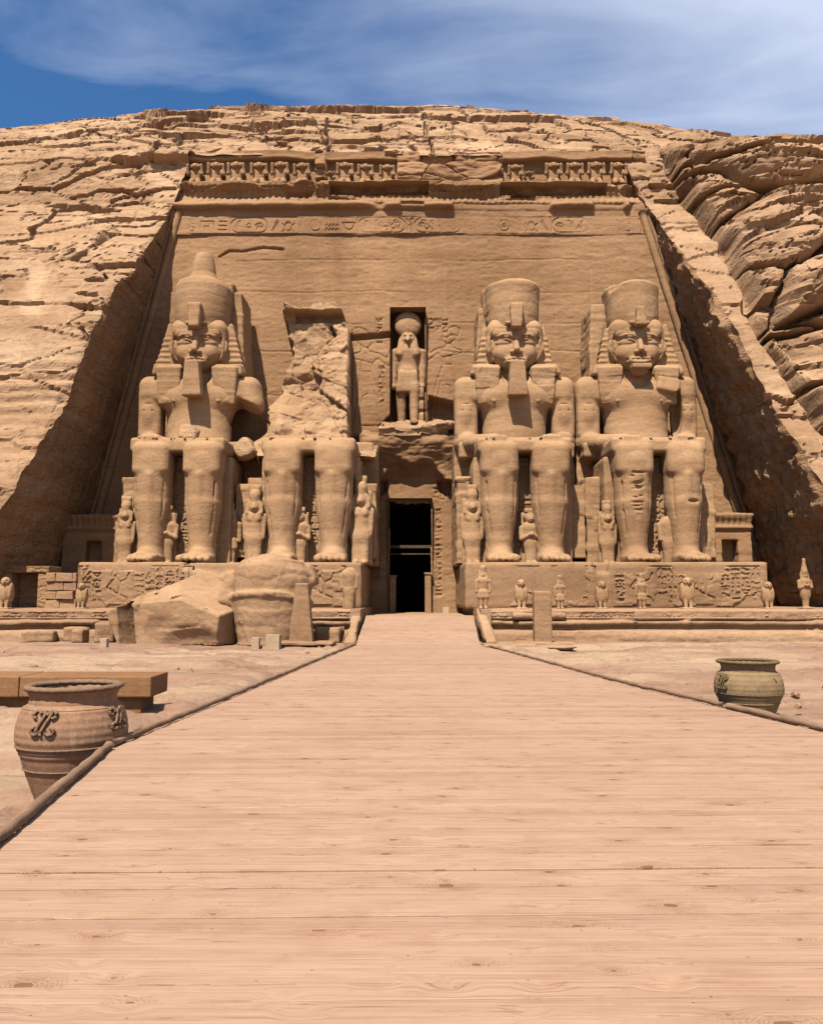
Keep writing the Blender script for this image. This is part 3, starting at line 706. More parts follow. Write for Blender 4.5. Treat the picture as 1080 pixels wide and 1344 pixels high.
def reveal(side):
    col = nL-1 if side < 0 else nL+nC-2
    E = CP[:rtop+4, col]; z = rz[:rtop+4]
    Wd = (-WL(z) if side < 0 else WR(z)) + side*.05
    B = np.stack([Wd, FD(z)+.5, z], -1)
    m = 90; t = np.linspace(0, 1, m)[None, :, None]
    P = E[:, None]*(1-t) + B[:, None]*t
    amp = .16 if side < 0 else .42
    n = amp*fbm(P[..., 1]*.5, P[..., 2]*.5, 1, 5, 101+side) + (.05 if side < 0 else .20)*fbm(P[..., 1]*2.4, P[..., 2]*2.0, 2, 3, 103)
    if side > 0: n += .25*np.abs(fbm(P[..., 1]*1.0-P[..., 2]*.7, P[..., 2]*1.3, 4, 4, 104)) - .1
    n *= np.minimum(t[..., 0]*18, 1)
    P[..., 0] += n*side*1.0
    o = grid_obj('rock_cutting', P, M['reveal'], flip=(side > 0))
    return o
tag(reveal(-1), 'smooth shaded rock side wall left of the seated colossi', 'rock wall', kind='structure')
tag(reveal(1), 'rough chiselled rock side wall in shade right of the colossi', 'rock wall', kind='structure')

# ------------------------------------------------------------------ setting: ground, boardwalk, ramp
gx = np.concatenate([-np.geomspace(400, 20, 16), np.arange(-19.5, 19.51, .10), np.geomspace(20, 400, 16)])
gy = np.concatenate([[-300, -120, -50, -20, -8], np.arange(-4, 34.2, .10), [36, 40, 50, 80]])
GX, GY = np.meshgrid(gx, gy)
def lxe(D): return np.interp(D, [-3, 3, 5.15, 9.1, 12.9, 28.6], [-2.3, -2.4, -2.6, -3.2, -2.92, -1.88])
def rxe(D): return np.interp(D, [-3, 3, 9.9, 12.15, 16, 28.6], [6.0, 5.9, 4.97, 4.55, 3.86, 2.35])
off = np.maximum(lxe(GY)-GX, GX-rxe(GY)); offm = sst(0, .5, off)
GZ = -.13 + .05*fbm(GX*.25, GY*.35, 0, 4, 111) + .012*fbm(GX*2.2, GY*2.5, 1, 3, 113)
slab = fbm(GX*.35, GY*1.1, 4, 4, 115)
GZ += offm*(.07*sst(.02, .04, slab) + .06*sst(.16, .18, slab) + .05*sst(-.14, -.12, slab)) * sst(33, 27, GY)
GZ += offm*.03*fbm(GX*1.1, GY*2.4, 9, 4, 119)
GZ -= offm*.13*sst(.025, 0, np.abs(fbm(GX*.4, GY*1.5, 7, 4, 117)))
GZ = GZ - .05*(1-offm) - .60*sst(12.4, 10.2, GY)*(GX < 0) - .27*sst(15.8, 13.8, GY)*(GX > 0)
GZ = np.where(GY > 33, np.minimum(GZ, -.1), GZ)
g = grid_obj('ground', np.stack([GX, GY, GZ], -1), M['ground']); tag(g, 'sandy pink bedrock ground in front of the temple', 'ground', kind='structure')

def planks(name, y0, y1, fl, fr, zf, pw, tilt=0.0, mat=M['wood'], seed=1, wide=11):
    rng = np.random.RandomState(seed); V = []; F = []; A = []
    y = y0; i = 0
    while y < y1:
        wd = pw*rng.uniform(.96, 1.04); gap = .0020 + .006*rng.rand()**4
        if i % wide == wide-1: gap = .016
        a, b = y, min(y+wd-gap, y1)
        xl, xrr = fl((a+b)/2) - rng.uniform(0, .02), fr((a+b)/2) + rng.uniform(0, .02)
        n = 14; xs = np.linspace(xl, xrr, n); r_ = rng.rand(); dz = rng.uniform(-.003, .003)
        base = len(V)
        wv = .0018*fbm(xs*1.1, i*3.1, 0, 2, 5) + dz
        bow = .002*np.sin(xs*1.3 + i)
        for k, x in enumerate(xs):
            sh = tilt*x; e = .0025
            z0, z1 = zf(a+sh) + wv[k], zf(b+sh) + wv[k]
            V += [(x, a+sh+bow[k], z0-.04), (x, a+sh+bow[k], z0-e), (x, a+sh+e+bow[k], z0), (x, b+sh-e+bow[k], z1), (x, b+sh+bow[k], z1-e), (x, b+sh+bow[k], z1-.04)]
        for k in range(n-1):
            for q in range(5):
                F.append((base+k*6+q, base+(k+1)*6+q, base+(k+1)*6+q+1, base+k*6+q+1)); A.append(r_)
        for k in (0, n-1):
            bs = base+k*6; F.append((bs, bs+1, bs+2, bs+3)); A.append(r_); F.append((bs, bs+3, bs+4, bs+5)); A.append(r_)
        y += wd; i += 1
    me = bpy.data.meshes.new(name); me.from_pydata(V, [], F)
    at_ = me.attributes.new('plank', 'FLOAT', 'FACE'); at_.data.foreach_set('value', A)
    me.materials.append(mat); o = bpy.data.objects.new(name, me); C.objects.link(o); return o
bw = planks('boardwalk', -3, 28.62, lxe, rxe, lambda y: 0.0, .145, .022, wide=14)
tag(bw, 'wide sunlit boardwalk of dusty pine planks', 'boardwalk', kind='structure')
for fe, sg in ((lxe, 1), (rxe, -1)):
    V = []; ys = np.linspace(-3, 28.5, 60)
    for y in ys: V += [(fe(y)+sg*.06, y, -.042), (fe(y)+sg*.06, y, -1.0)]
    ub = MB(); ub.add(V, [(2*i, 2*i+1, 2*i+3, 2*i+2) for i in range(59)]); ub.build('side_board', M['log'], bw)
pts = [(lxe(y)+.05, y) for y in (-3, 3, 5.15, 9.1, 12.9, 28.4)] + [(rxe(y)-.05, y) for y in (28.4, 16, 12.15, 9.9, 3, -3)]
rp = planks('ramp', 28.64, 36.0, lambda y: np.interp(y, [28.6, 36], [-1.9, -1.95]), lambda y: np.interp(y, [28.6, 36], [2.33, 2.66]), lambda y: max(0, (y-28.7)/7.3*.84)+.012, .185, 0, seed=4, wide=99)
tag(rp, 'plank ramp rising to the temple door', 'ramp', kind='structure')
fb = MB(); fb.box((-2.3, 36.0, .2), (2.75, 47, .80)); fo = fb.build('entrance_floor', M['terrace'])
tag(fo, 'stone floor before the doorway', 'floor', kind='structure')

# timber edging along the boardwalk (each run is one long pole)
def edging(pts, rad, label, seed):
    random.seed(seed); mb = MB(); P = []
    for (a, b) in zip(pts[:-1], pts[1:]):
        n = max(2, int(math.hypot(b[0]-a[0], b[1]-a[1])/.18))
        for i in range(n): t = i/n; P.append((a[0]+(b[0]-a[0])*t, a[1]+(b[1]-a[1])*t, a[2]+(b[2]-a[2])*t))
    P.append(pts[-1])
    P = [(p[0]+random.uniform(-.006, .006), p[1], p[2]+random.uniform(-.006, .006)) for p in P]
    mb.tube(P, [rad*random.uniform(.9, 1.1) for _ in P], 9, rough=.10)
    o = mb.build('timber_edging', M['log'], smooth=True)
    return tag(o, label, 'edging pole', 'timber edging poles along the boardwalk')
ez = .045
edging([(lxe(y)-.03, y, ez) for y in (2.2, 3, 5.15, 8.95)], .042, 'thick weathered edging pole in front of the left clay pot, nearest the viewer', 3)
edging([(lxe(y)-.03, y, ez) for y in (9.05, 10.5, 12.9, 20, 28.4)], .04, 'long edging pole running up the left side of the boardwalk to the ramp', 4)
edging([(rxe(y)+.03, y, ez) for y in (5.0, 9.9, 12.15)], .045, 'knobbly edging pole beside the olive pot on the right', 5)
edging([(rxe(y)+.03, y, ez) for y in (12.25, 16, 20, 28.4)], .036, 'thin edging pole running up the right side of the boardwalk', 6)

# ------------------------------------------------------------------ temple facade
fac = empty('temple_facade', (0, 46, 0), label='rock-cut temple front wall with cornice, niche and dark doorway', cat='temple front')
def under(o, p): o.parent = p; o.matrix_parent_inverse = p.matrix_world.inverted() if False else o.matrix_parent_inverse; return o
fac.location = (0, 0, 0)
s_ = np.linspace(-1.012, 1.012, 600); zz = np.arange(.4, 23.16, .055)
Sg, Zg = np.meshgrid(s_, zz)
Xg = np.where(Sg < 0, Sg*WL(Zg), Sg*WR(Zg))
nich = (-1.22, .80, 11.5, 18.35); door = (-1.22, 1.10, .4, 6.9)
rng = np.random.RandomState(5)
rel = Relief(np.arange(-20.5, 21, .035), np.arange(0, 24, .035))
# offering king cut in outline on each side of the niche
def king_relief(cx_, zb, mir, h=6.0):
    m = -1 if mir else 1
    def L(pts, w=.036): rel.line([(cx_ + m*x*h, zb + z*h) for x, z in pts], w, .07)
    L([(-.10,.88),(-.12,.97),(-.06,1.0),(.00,.98),(.08,.88),(.03,.86),(-.02,.9),(-.10,.88)]); L([(-.02,.9),(-.06,.84),(-.01,.80),(.03,.79),(.07,.82),(.08,.88)])
    L([(-.02,.79),(-.03,.75),(-.14,.71),(-.13,.68),(-.02,.66),(-.03,.55)]); L([(.03,.79),(.05,.75),(.15,.73),(.22,.68)]); L([(-.02,.66),(.08,.63),(.13,.68),(.24,.60)])
    L([(.22,.68),(.27,.80)]); L([(.24,.60),(.31,.74)]); L([(.08,.63),(.07,.55)]); L([(-.03,.55),(.07,.55)])
    L([(-.03,.55),(-.07,.30),(-.10,.02)]); L([(.07,.55),(.14,.36),(.20,.10),(.26,.02)]); L([(-.01,.30),(-.04,.10),(-.05,.02)]); L([(-.01,.30),(.04,.32)]); L([(.10,.36),(.14,.14),(.15,.04)]); L([(-.14,.01),(.3,.01)])
king_relief(-2.75, 11.35, False); king_relief(2.2, 12.2, True, 5.2)
rel.line([(-3.45, 11.2), (-3.45, 17.0)], .05, .1)
for (x0, x1, z0, z1) in ((-2.05, -1.35, 16.2, 17.9), (1.0, 2.4, 16.9, 17.9), (-1.9, -1.35, 12.6, 15), (1.3, 1.75, 1.6, 6.6), (-2.4, -1.5, 7.0, 7.8), (1.2, 2.3, 7.0, 7.8), (-2.1, -1.6, 2.4, 6.4)):
    rel.fill_rows(x0, x1, z0, z1, .38, .032, .10, rng, vertical=True)
for pp in [[(287, 334), (300, 330), (318, 327), (345, 325), (371, 324)]]:
    rel.line([(at(*p, 46.8)[0], at(*p, 46.8)[2]+(.12 if q_ % 2 else -.05)) for q_, p in enumerate(pp)], .06, .25)
for pp in [[(430, 430), (462, 440), (510, 436)]]:
    rel.line([(at(*p, 46.2)[0], at(*p, 46.2)[2]) for p in pp], .16, .4)
ui = np.clip(((Xg-rel.u[0])/.035), 0, len(rel.u)-2); vi = np.clip((Zg-rel.v[0])/.035, 0, len(rel.v)-2)
u0 = ui.astype(int); v0 = vi.astype(int); fu = ui-u0; fv = vi-v0
Hr = (rel.H[v0, u0]*(1-fu)+rel.H[v0, u0+1]*fu)*(1-fv) + (rel.H[v0+1, u0]*(1-fu)+rel.H[v0+1, u0+1]*fu)*fv
pro = .10*fbm(Xg*.22, Zg*.3, 0, 4, 121) + .018*fbm(Xg*.8, Zg*4.5, 0, 4, 122) + .05*fbm(Xg*.9, Zg*.9, 3, 4, 128)*sst(-.1, .3, fbm(Xg*.15, Zg*.15, 9, 2, 129)) + .02*fbm(Xg*3, Zg*6, 0, 3, 123)
for zl, am, sd_ in ((21.5, .05, 1), (19.6, .05, 2), (15.9, .07, 3), (13.2, .06, 4), (17.6, .04, 5), (10.1, .08, 6)):
    pro -= am*sst(.05, 0, np.abs(Zg-zl-.18*fbm(Xg*.3, sd_*5., 0, 3, 130)))*sst(-.2, .15, fbm(Xg*.25, sd_*9., 0, 2, 131))
# ledge and broken lintel mass between niche and door
cen = sst(3.4, 2.7, np.abs(Xg-.05))
e_top = 11.05 + .35*fbm(Xg*.9, 0, 0, 3, 133); e_bot = 8.15 + .22*fbm(Xg*1.4, 0, 0, 3, 134)
mass = sst(e_bot-.05, e_bot+.08+1.1*sst(1.9, 1.0, np.abs(Xg-.05)), Zg)*sst(e_top+.12, e_top-.35, Zg)*cen
pro += mass*(1.45 + .30*fbm(Xg*.7, Zg*1.2, 0, 4, 135) - .75*sst(10.9, 8.6, Zg))
pro -= .5*sst(e_bot-.75, e_bot-.62, Zg)*sst(e_bot+.05, e_bot-.02, Zg)*(sst(1.3, 1.7, np.abs(Xg-.05)))*cen
pro -= .8*(Xg > .95)*(Xg < 2.75)*sst(11.3, 11.5, Zg)*sst(13.25-.25*(Xg-.9), 13.1-.25*(Xg-.9), Zg)
pro -= .5*(Xg > -1.9)*(Xg < -1.2)*sst(11.2, 11.3, Zg)*sst(12.1+.9*(Xg+1.2), 11.9+.9*(Xg+1.2), Zg)
# big smooth block scar above the second statue
Yg = FD(Zg) - pro + Hr
kc = (Xg[:-1, :-1]+Xg[1:, 1:])/2; kz = (Zg[:-1, :-1]+Zg[1:, 1:])/2
dtop = 6.85 + .18*fbm(kc*1.5, 0, 0, 3, 136) + .12*(kc < -.4)
keep = ~((kc > nich[0]) & (kc < nich[1]) & (kz > nich[2]) & (kz < nich[3])) & ~((kc > door[0]) & (kc < door[1]) & (kz < dtop))
wall = grid_obj('wall', np.stack([Xg, Yg, Zg], -1), M['facade'], fac, keep)
def shell_box(name, x0, x1, y0, y1, z0, z1, m, parent):
    """five inner faces of a recess opening towards the viewer"""
    mb = MB(); mb.add([(x0,y0,z0),(x1,y0,z0),(x1,y1,z0),(x0,y1,z0),(x0,y0,z1),(x1,y0,z1),(x1,y1,z1),(x0,y1,z1)], [(0,1,2,3),(7,6,5,4),(3,2,6,7),(0,3,7,4),(2,1,5,6)])
    return mb.build(name, m, parent)
shell_box('niche', nich[0]-.03, nich[1]+.03, FD(14)-.3+.05, FD(14)+2.0, nich[2]-.05, nich[3]+.04, M['facade'], fac)
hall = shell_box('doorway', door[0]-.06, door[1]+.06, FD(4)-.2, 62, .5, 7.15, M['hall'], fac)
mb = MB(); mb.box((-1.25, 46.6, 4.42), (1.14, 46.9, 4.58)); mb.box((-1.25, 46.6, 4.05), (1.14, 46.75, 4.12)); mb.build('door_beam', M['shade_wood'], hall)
for sx in (-1, 1):
    mb = MB(); x0 = -1.2 if sx < 0 else .74
    mb.box((x0, 45.35, .8), (x0+.34, 45.6, 2.75 if sx < 0 else 2.9), .01); mb.box((x0-.04, 45.3, 2.76 if sx < 0 else 2.9), (x0+.40, 45.62, 2.84 if sx < 0 else 3.0), .01)
    mb.build('door_post', M['pedestal'], hall, bevel=.01)

# inscription band under the roll moulding
zb0, zb1 = 23.1, 24.35
u = np.arange(-14.65, 14.5, .03); v = np.arange(zb0, zb1+.001, .03)
rb = Relief(u, v); rng = np.random.RandomState(11)
seqL = ['staff', 'seated', 'house', 'bars', 'C3', 'diag', 'scarab', 'staff', 'sun', 'water', 'basket', 'C4', 'reed', 'bird', 'ankh']
def band(seq, x0, sgn):
    x = x0
    for k in seq:
        if k[0] == 'C':
            n = int(k[1]); ww = n*.62+.3; xx = x if sgn > 0 else x-ww
            rb.cartouche(xx, zb0+.16, ww, .92, .03, .06)
            for i in range(n): rb.glyph(GK[rng.randint(len(GK))], xx+.2+i*.62, zb0+.28, .48, .68, .028, .055, sgn < 0)
            x += sgn*(ww+.22)
        else:
            ww = {'house': .9, 'sun': .8, 'scarab': .75, 'seated': .6, 'bars': .6, 'water': .8, 'basket': .75, 'bird': .85}.get(k, .45)
            xx = x if sgn > 0 else x-ww
            rb.glyph(k, xx, zb0+.17, ww, .88, .030, .06, sgn < 0); x += sgn*(ww+.2)
    return x
band(seqL, -14.1, 1); band(seqL, 13.9, -1); rb.glyph('ankh', -.3, zb0+.15, .6, .92, .035, .06)
rb.line([(-14.6, zb0+.07), (14.5, zb0+.07)], .03, .08); rb.line([(-14.6, zb1-.09), (14.5, zb1-.09)], .03, .06)
U, Vv = np.meshgrid(u, v)
wr_ = sst(-.1, .35, fbm(U*.35, Vv*.8, 6, 4, 145)); rb.H = rb.H*(1-.8*wr_)
Yb = FD(Vv) - .07 - .05*fbm(U*.4, Vv, 0, 3, 141) + rb.H*1.0 + .015*fbm(U*4, Vv*5, 0, 3, 142)
Yb[0] += .15; Yb[-1] += .15
grid_obj('inscription_band', np.stack([U, Yb, Vv], -1), M['facade'], fac)
# roll moulding, cavetto cornice, frieze recess
u = np.arange(-14.5, 14.3, .05); v = np.arange(24.30, 28.75, .045)
U, Vv = np.meshgrid(u, v)
base = FD(24.3); base2 = base + .38*sst(25.2, 25.7, Vv) + .10*np.clip(Vv-26.5, 0, 2)
tor = .42*np.sqrt(np.clip(1-((Vv-24.93)/.24)**2, 0, 1))
brk = sst(.12, .2, fbm(U*.25, 3.3, 0, 4, 151))*(U > -3.2)
tor *= 1-.85*brk
endf = sst(0, 1.2, U+14.15+.5*fbm(Vv*2, 1, 0, 2, 160))*sst(0, 1.2, 13.95-U+.5*fbm(Vv*2, 4, 0, 2, 160))
cav = endf*np.where(Vv > 25.15, .12+.62*np.clip((Vv-25.15)/1.0, 0, 1)**2.2, 0)*sst(26.52, 26.44, Vv)
gash = ((U > at(432, 250, 47)[0]) & (U < at(563, 250, 47)[0]) | (U > at(657, 250, 47)[0]) & (U < at(797, 250, 47)[0]))*sst(25.72, 25.8, Vv)*sst(26.36, 26.3, Vv)
gash2 = (U > -3.9)*sst(.0, .12, fbm(U*.35, 8.8, 0, 4, 152))*sst(24.66, 24.7, Vv)*sst(25.15, 25.05, Vv)*.5
ribs = .03*np.cos(U*2*math.pi/.36)*((Vv > 25.2) & (Vv < 26.2))
rf = Relief(u, v); rng = np.random.RandomState(15)
x = -13.2
while x < 13:
    if rng.rand() < .5:
        rf.cartouche(x, 25.3, .34, .75, .03, .05, False); rf.glyph(GK[rng.randint(len(GK))], x+.06, 25.4, .22, .5, .025, .05); x += .6
    else: rf.glyph(GK[rng.randint(len(GK))], x, 25.3, .4, .8, .03, .05); x += .55
fz = -.45*sst(26.52, 26.62, Vv)*sst(28.22, 28.12, Vv)
inb = ((U > at(240, 222, 47.3)[0]) & (U < at(412, 222, 47.3)[0])) | ((U > at(426, 222, 47.3)[0]) & (U < at(521, 222, 47.3)[0])) | ((U > at(661, 222, 47.3)[0]) & (U < at(832, 222, 47.3)[0]))
fz = np.where(inb, fz, .35*fbm(U*.4, Vv*1.5, 0, 4, 153)-.05)
topb = .16*sst(28.15, 28.3, Vv)*(.6+.8*vn(U*.5, 2, 0, 9)) 
pro = tor + np.maximum(cav, 0)*(1-.2*brk) - gash*(.95+.2*vn(U, 0, 0, 3)) - gash2*.5 + ribs - rf.H + fz*(Vv > 26.5) + topb + .06*fbm(U*.5, Vv*1.2, 0, 4, 154) + .02*fbm(U*3, Vv*5, 0, 3, 155)
bb, ff, gg, _ = blocks(U, Vv, .9, 2.0, 5, 157, .5)
ec, c1_, c2_, c3_, dxc, dzc, _ = worley(U+.5*fbm(U*.5, Vv*.5, 0, 3, 158), Vv, 2.6, .9, 159)
pro += ((Vv > 26.5)*(~inb)*1.0 + (Vv > 25.9)*(Vv < 26.6)*.45)*(.5*(c1_-.5)+.5*(c3_-.5)*dzc - .25*sst(.06, 0, ec))
pro -= .35*sst(.1, .35, fbm(U*.45, Vv*.8, 5, 4, 161))*(Vv > 25.3)*(Vv < 26.55)
Vw = Vv + .10*fbm(U*.3, Vv*.3, 0, 4, 156)
grid_obj('cornice', np.stack([U, base2-pro, Vw], -1), M['facade'], fac)
# vertical roll mouldings down both sides of the wall
for sx in (-1, 1):
    mb = MB(); P = []
    for z in np.arange(.6, 25.0, .4):
        P.append((-WL(z)+.34 if sx < 0 else WR(z)-.36, FD(z)-.05, z))
    random.seed(3); mb.tube(P, .22, 10, rough=.10); mb.build('roll_moulding', M['facade'], fac, smooth=True)
    mb = MB(); P = [(-WL(z)+.02 if sx < 0 else WR(z)-.02, FD(z)-.12, z) for z in np.arange(.6, 25.0, .4)]
    mb.tube(P, .12, 6, rough=.12); mb.build('edge_strip', M['facade'], fac, smooth=False)
# baboons of the frieze
F = Field((-.62, -.5, 0), (.62, .5, 1.62), .035)
F.add(ell((0, .05, .62), (.36, .30, .55)), .1); F.add(ell((0, -.08, 1.22), (.30, .26, .25)), .08); F.add(ell((0, -.32, 1.14), (.13, .16, .12)), .05)
for sx in (-1, 1):
    F.add(cone((sx*.30, -.05, .95), (sx*.46, -.22, .72), .13, .11), .05); F.add(cone((sx*.46, -.22, .72), (sx*.44, -.34, 1.22), .10, .09), .05)
    F.add(cone((sx*.22, -.15, .3), (sx*.24, -.34, .05), .17, .14), .05); F.add(ell((sx*.27, -.02, 1.28), (.12, .15, .2)), .05)
    F.sub(ell((sx*.11, -.30, 1.27), (.06, .08, .05)), .02)
bV, bQ = F.mesh()
bV = weather(bV, bQ, .05, 3.0, 5, .02)
bab = mesh_obj('baboon', bV, bQ, M['facade'], fac)
spots_b = [(255, .95), (282, 1), (309, 1.02), (339, 1), (367, 1.03), (396, .98), (433, .6), (452, 1), (479, .93), (508, .9), (677, .9), (727, 1), (755, 1), (783, 1.02), (812, 1), (695, .6)]
for i, (px_, sc_) in enumerate(spots_b):
    o = bab if i == 0 else bab.copy()
    if i: C.objects.link(o); o.parent = fac
    o.location = (at(px_, 225, 47.3)[0], base+.58, 26.50); o.scale = (sc_*1.0, 1, sc_); o.rotation_euler = (0, 0, random.uniform(-.12, .12))

# ------------------------------------------------------------------ the seated colossi
PED = 3.22
def legs_into(F):
    for sx in (-1, 1):
        x = sx*1.22
        F.add(cone((x, -3.55, .5), (x, -3.48, 1.3), .60, .64, 1.0, 1.2), .2)
        F.add(cone((x, -3.48, 1.3), (x, -3.45, 2.9), .66, .89, 1.0, 1.10), .04)
        F.add(cone((x, -3.45, 2.9), (x, -3.55, 4.9), .89, .93, 1.0, 1.0), .04)
        F.add(box((x, -3.55, 5.00), (.91, .84, .86), .42), .10)
        F.add(box((x, -1.6, 5.15), (.91, 2.4, .80), .40), .06)
        F.add(cone((x-sx*.05, -4.12, 1.5), (x-sx*.05, -4.38, 4.2), .06, .12), .22)     # shin
        F.sub(cone((x+sx*.62, -4.05, 3.9), (x+sx*.50, -4.0, 1.4), .04, .03), .10)
        F.sub(cone((x-sx*.72, -4.12, 4.3), (x-sx*.60, -4.05, 2.2), .05, .04), .06)
        # kneecap outlined by a groove
        F.add(ell((x, -4.30, 5.02), (.50, .16, .34)), .05)
        F.sub(cone((x-.52, -4.50, 4.92), (x-.30, -4.50, 4.66), .035, .035), .04); F.sub(cone((x-.30, -4.50, 4.66), (x+.30, -4.50, 4.66), .035, .035), .04); F.sub(cone((x+.30, -4.50, 4.66), (x+.52, -4.50, 4.92), .035, .035), .04)
        F.add(cone((x, -3.5, .38), (x*1.02, -4.75, .24), .52, .36, 1.2, 1.0), .2)
        F.add(box((x, -4.25, .20), (.68, .80, .22), .16, ty=0), .12)
        for k in range(5):
            tx_ = x - sx*.54 + sx*k*.28; tl = 5.50 - k*.13; tr = (.185 if k == 0 else .135)
            F.add(cone((tx_, -4.6, .30), (tx_, -tl, .17), tr*.9, tr), .025)
        for sy in (-1, 1): F.add(ell((x+sy*.56, -3.5, .85), (.12, .2, .18)), .08)
def torso_into(F, arm=(True, True), cut=None):
    F.add(cone((0, -.05, 6.0), (0, .1, 7.5), 1.66, 1.52, 1.05, .70), .1)
    F.add(cone((0, .1, 7.5), (0, .15, 8.9), 1.50, 1.88, 1.08, .62), .2)
    F.add(box((0, .2, 9.3), (2.35, .88, .82), .55), .25)
    for sx in (-1, 1):
        F.add(ell((sx*1.0, -.36, 8.95), (1.12, .56, .76)), .22)                    # chest muscles, flat with a crisp lower edge
        F.add(ell((sx*1.15, -.90, 8.62), (.07, .05, .07)), .02)
        F.add(box((sx*2.46, .1, 9.32), (.74, .74, .78), .55), .25)                        # shoulder
        F.sub(cone((sx*.16, -.95, 10.0), (sx*1.9, -.75, 10.15), .05, .05), .10)           # collarbone
        F.sub(cone((sx*1.62, -.95, 8.0), (sx*.9, -1.15, 6.5), .05, .04), .15)
    F.sub(ell((0, -1.25, 10.25), (1.0, 1.05, .95)), .10)
    F.add(cone((0, .30, 9.4), (0, .15, 11.2), .85, .80), .15)
    F.sub(ell((0, -1.22, 6.95), (.15, .14, .15)), .04)
    F.sub(cone((0, -1.28, 7.2), (0, -1.12, 9.4), .04, .04), .16)
    F.add(cone((-1.6, -.95, 6.42), (1.6, -.95, 6.42), .14, .14, 1, 1.3), .06)               # belt
    for i, sx in enumerate((-1, 1)):
        if arm[i]:
            F.add(cone((sx*2.52, .1, 9.2), (sx*2.60, .12, 6.75), .66, .56, 1.0, 1.05), .10)
            F.add(box((sx*2.56, .10, 8.0), (.61, .60, 1.3), .30), .06)
            F.add(ell((sx*2.58, -.14, 8.1), (.46, .52, .9)), .15)                              # biceps
            for zb_ in (8.55, 8.15): F.sub(cone((sx*2.62-.7, -.58, zb_), (sx*2.62+.7, -.58, zb_), .03, .03), .03)
            F.add(cone((sx*2.66, .05, 6.55), (sx*2.1, -1.7, 6.25), .58, .42), .10)
            F.add(cone((sx*2.1, -1.7, 6.25), (sx*1.42, -3.0, 6.12), .42, .34, 1.15, 1), .08)
            F.add(box((sx*1.3, -3.45, 6.06), (.46, .62, .15), .12), .08)
            for k in range(4): F.add(cone((sx*1.3-.36+k*.24, -3.5, 6.14), (sx*1.3-.36+k*.24, -3.95, 6.10), .11, .09), .02)
            F.add(cone((sx*1.3-sx*.5, -3.4, 6.1), (sx*1.3-sx*.66, -3.9, 6.02), .10, .08), .03)
        else:
            F.add(cone((sx*2.58, .1, 9.3), (sx*2.72, .0, 8.6), .72, .72), .12); F.sub(box((sx*2.9, -.2, 7.7), (1.2, 1.6, .62), .08, ry=sx*.45, rx=.25), .05)
    # kilt
    F.add(box((0, -1.7, 5.72), (2.28, 2.35, .36), .16), .08)
    F.add(box((0, -3.85, 5.66), (1.9, .25, .28), .10), .05)
def head_field(seed, smile=0.0):
    F = Field((-1.75, -1.95, 10.2), (1.75, 1.2, 14.2), .034)
    def path(pts, r, k, sub=False):
        for a, b in zip(pts[:-1], pts[1:]): (F.sub if sub else F.add)(cone(a, b, r, r), k)
    F.add(ell((0, .05, 12.75), (1.20, 1.18, 1.35)), .1)
    F.add(ell((0, -.15, 12.05), (1.20, 1.04, 1.25)), .2); F.add(box((0, -.28, 12.05), (1.06, .76, .80), .55), .15)
    F.add(ell((0, -.38, 11.45), (.94, .80, .74)), .25); F.add(box((0, -.22, 12.78), (1.18, .86, .34), .30), .12); F.add(box((0, -.10, 12.2), (1.20, .72, .8), .35), .12)
    F.add(ell((0, -.88, 11.02), (.40, .34, .27)), .22)
    F.add(cone((0, .3, 10.2), (0, .15, 11.4), .80, .78), .10)
    for sx in (-1, 1):
        F.add(ell((sx*.56, -.84, 11.70), (.38, .30, .40)), .22)
        F.sub(ell((sx*.50, -1.30, 12.22), (.44, .30, .23)), .12)
        F.add(ell((sx*.52, -.92, 12.20), (.40, .22, .19)), .02)
        up = [(sx*.14, -1.09, 12.14), (sx*.28, -1.14, 12.29), (sx*.50, -1.16, 12.35), (sx*.74, -1.06, 12.31), (sx*.98, -.90, 12.20)]
        lo = [(sx*.14, -1.09, 12.14), (sx*.34, -1.12, 12.04), (sx*.56, -1.10, 12.02), (sx*.80, -1.00, 12.09), (sx*.98, -.90, 12.18)]
        path(up, .038, .02); path(lo, .020, .02)
        path([(sx*.10, -1.20, 12.46), (sx*.36, -1.23, 12.58), (sx*.66, -1.15, 12.60), (sx*.92, -.98, 12.53)], .038, .08)   # brow
    F.add(cone((0, -1.12, 12.50), (0, -1.47, 11.72), .10, .15, 1.0, 1), .10)
    for sx in (-1, 1): F.add(ell((sx*.17, -1.29, 11.63), (.15, .18, .12)), .05)
    F.sub(cone((0, -1.36, 11.46), (0, -1.28, 11.34), .05, .05), .05)
    F.add(ell((0, -1.02, 11.22), (.58, .30, .28)), .15)
    for sx in (-1, 1):
        path([(sx*.0, -1.30, 11.28), (sx*.14, -1.32, 11.31), (sx*.34, -1.22, 11.27+smile), (sx*.52, -1.07, 11.23+smile)], .060, .04)
        path([(sx*.0, -1.29, 11.10), (sx*.22, -1.27, 11.11), (sx*.46, -1.10, 11.19+smile)], .085, .05)
        path([(sx*.0, -1.385, 11.20), (sx*.30, -1.30, 11.20+smile*.5), (sx*.56, -1.07, 11.23+smile)], .022, .015, True)
        F.sub(ell((sx*.60, -1.06, 11.23+smile), (.07, .10, .07)), .06)
        F.add(ell((sx*1.24, -.66, 12.08), (.24, .13, .42)), .05)
        F.sub(ell((sx*1.27, -.80, 12.14), (.13, .09, .25)), .04)
        F.add(ell((sx*1.16, -.74, 12.03), (.06, .07, .11)), .03)
    F.sub(ell((0, -1.22, 10.94+.0), (.30, .05, .04)), .05) if False else None
    V, Q = F.mesh(); V = weather(V, Q, .008, 2.0, seed, .006); V[:, 0] *= 1.05; V[:, 2] -= .5
    return V, Q
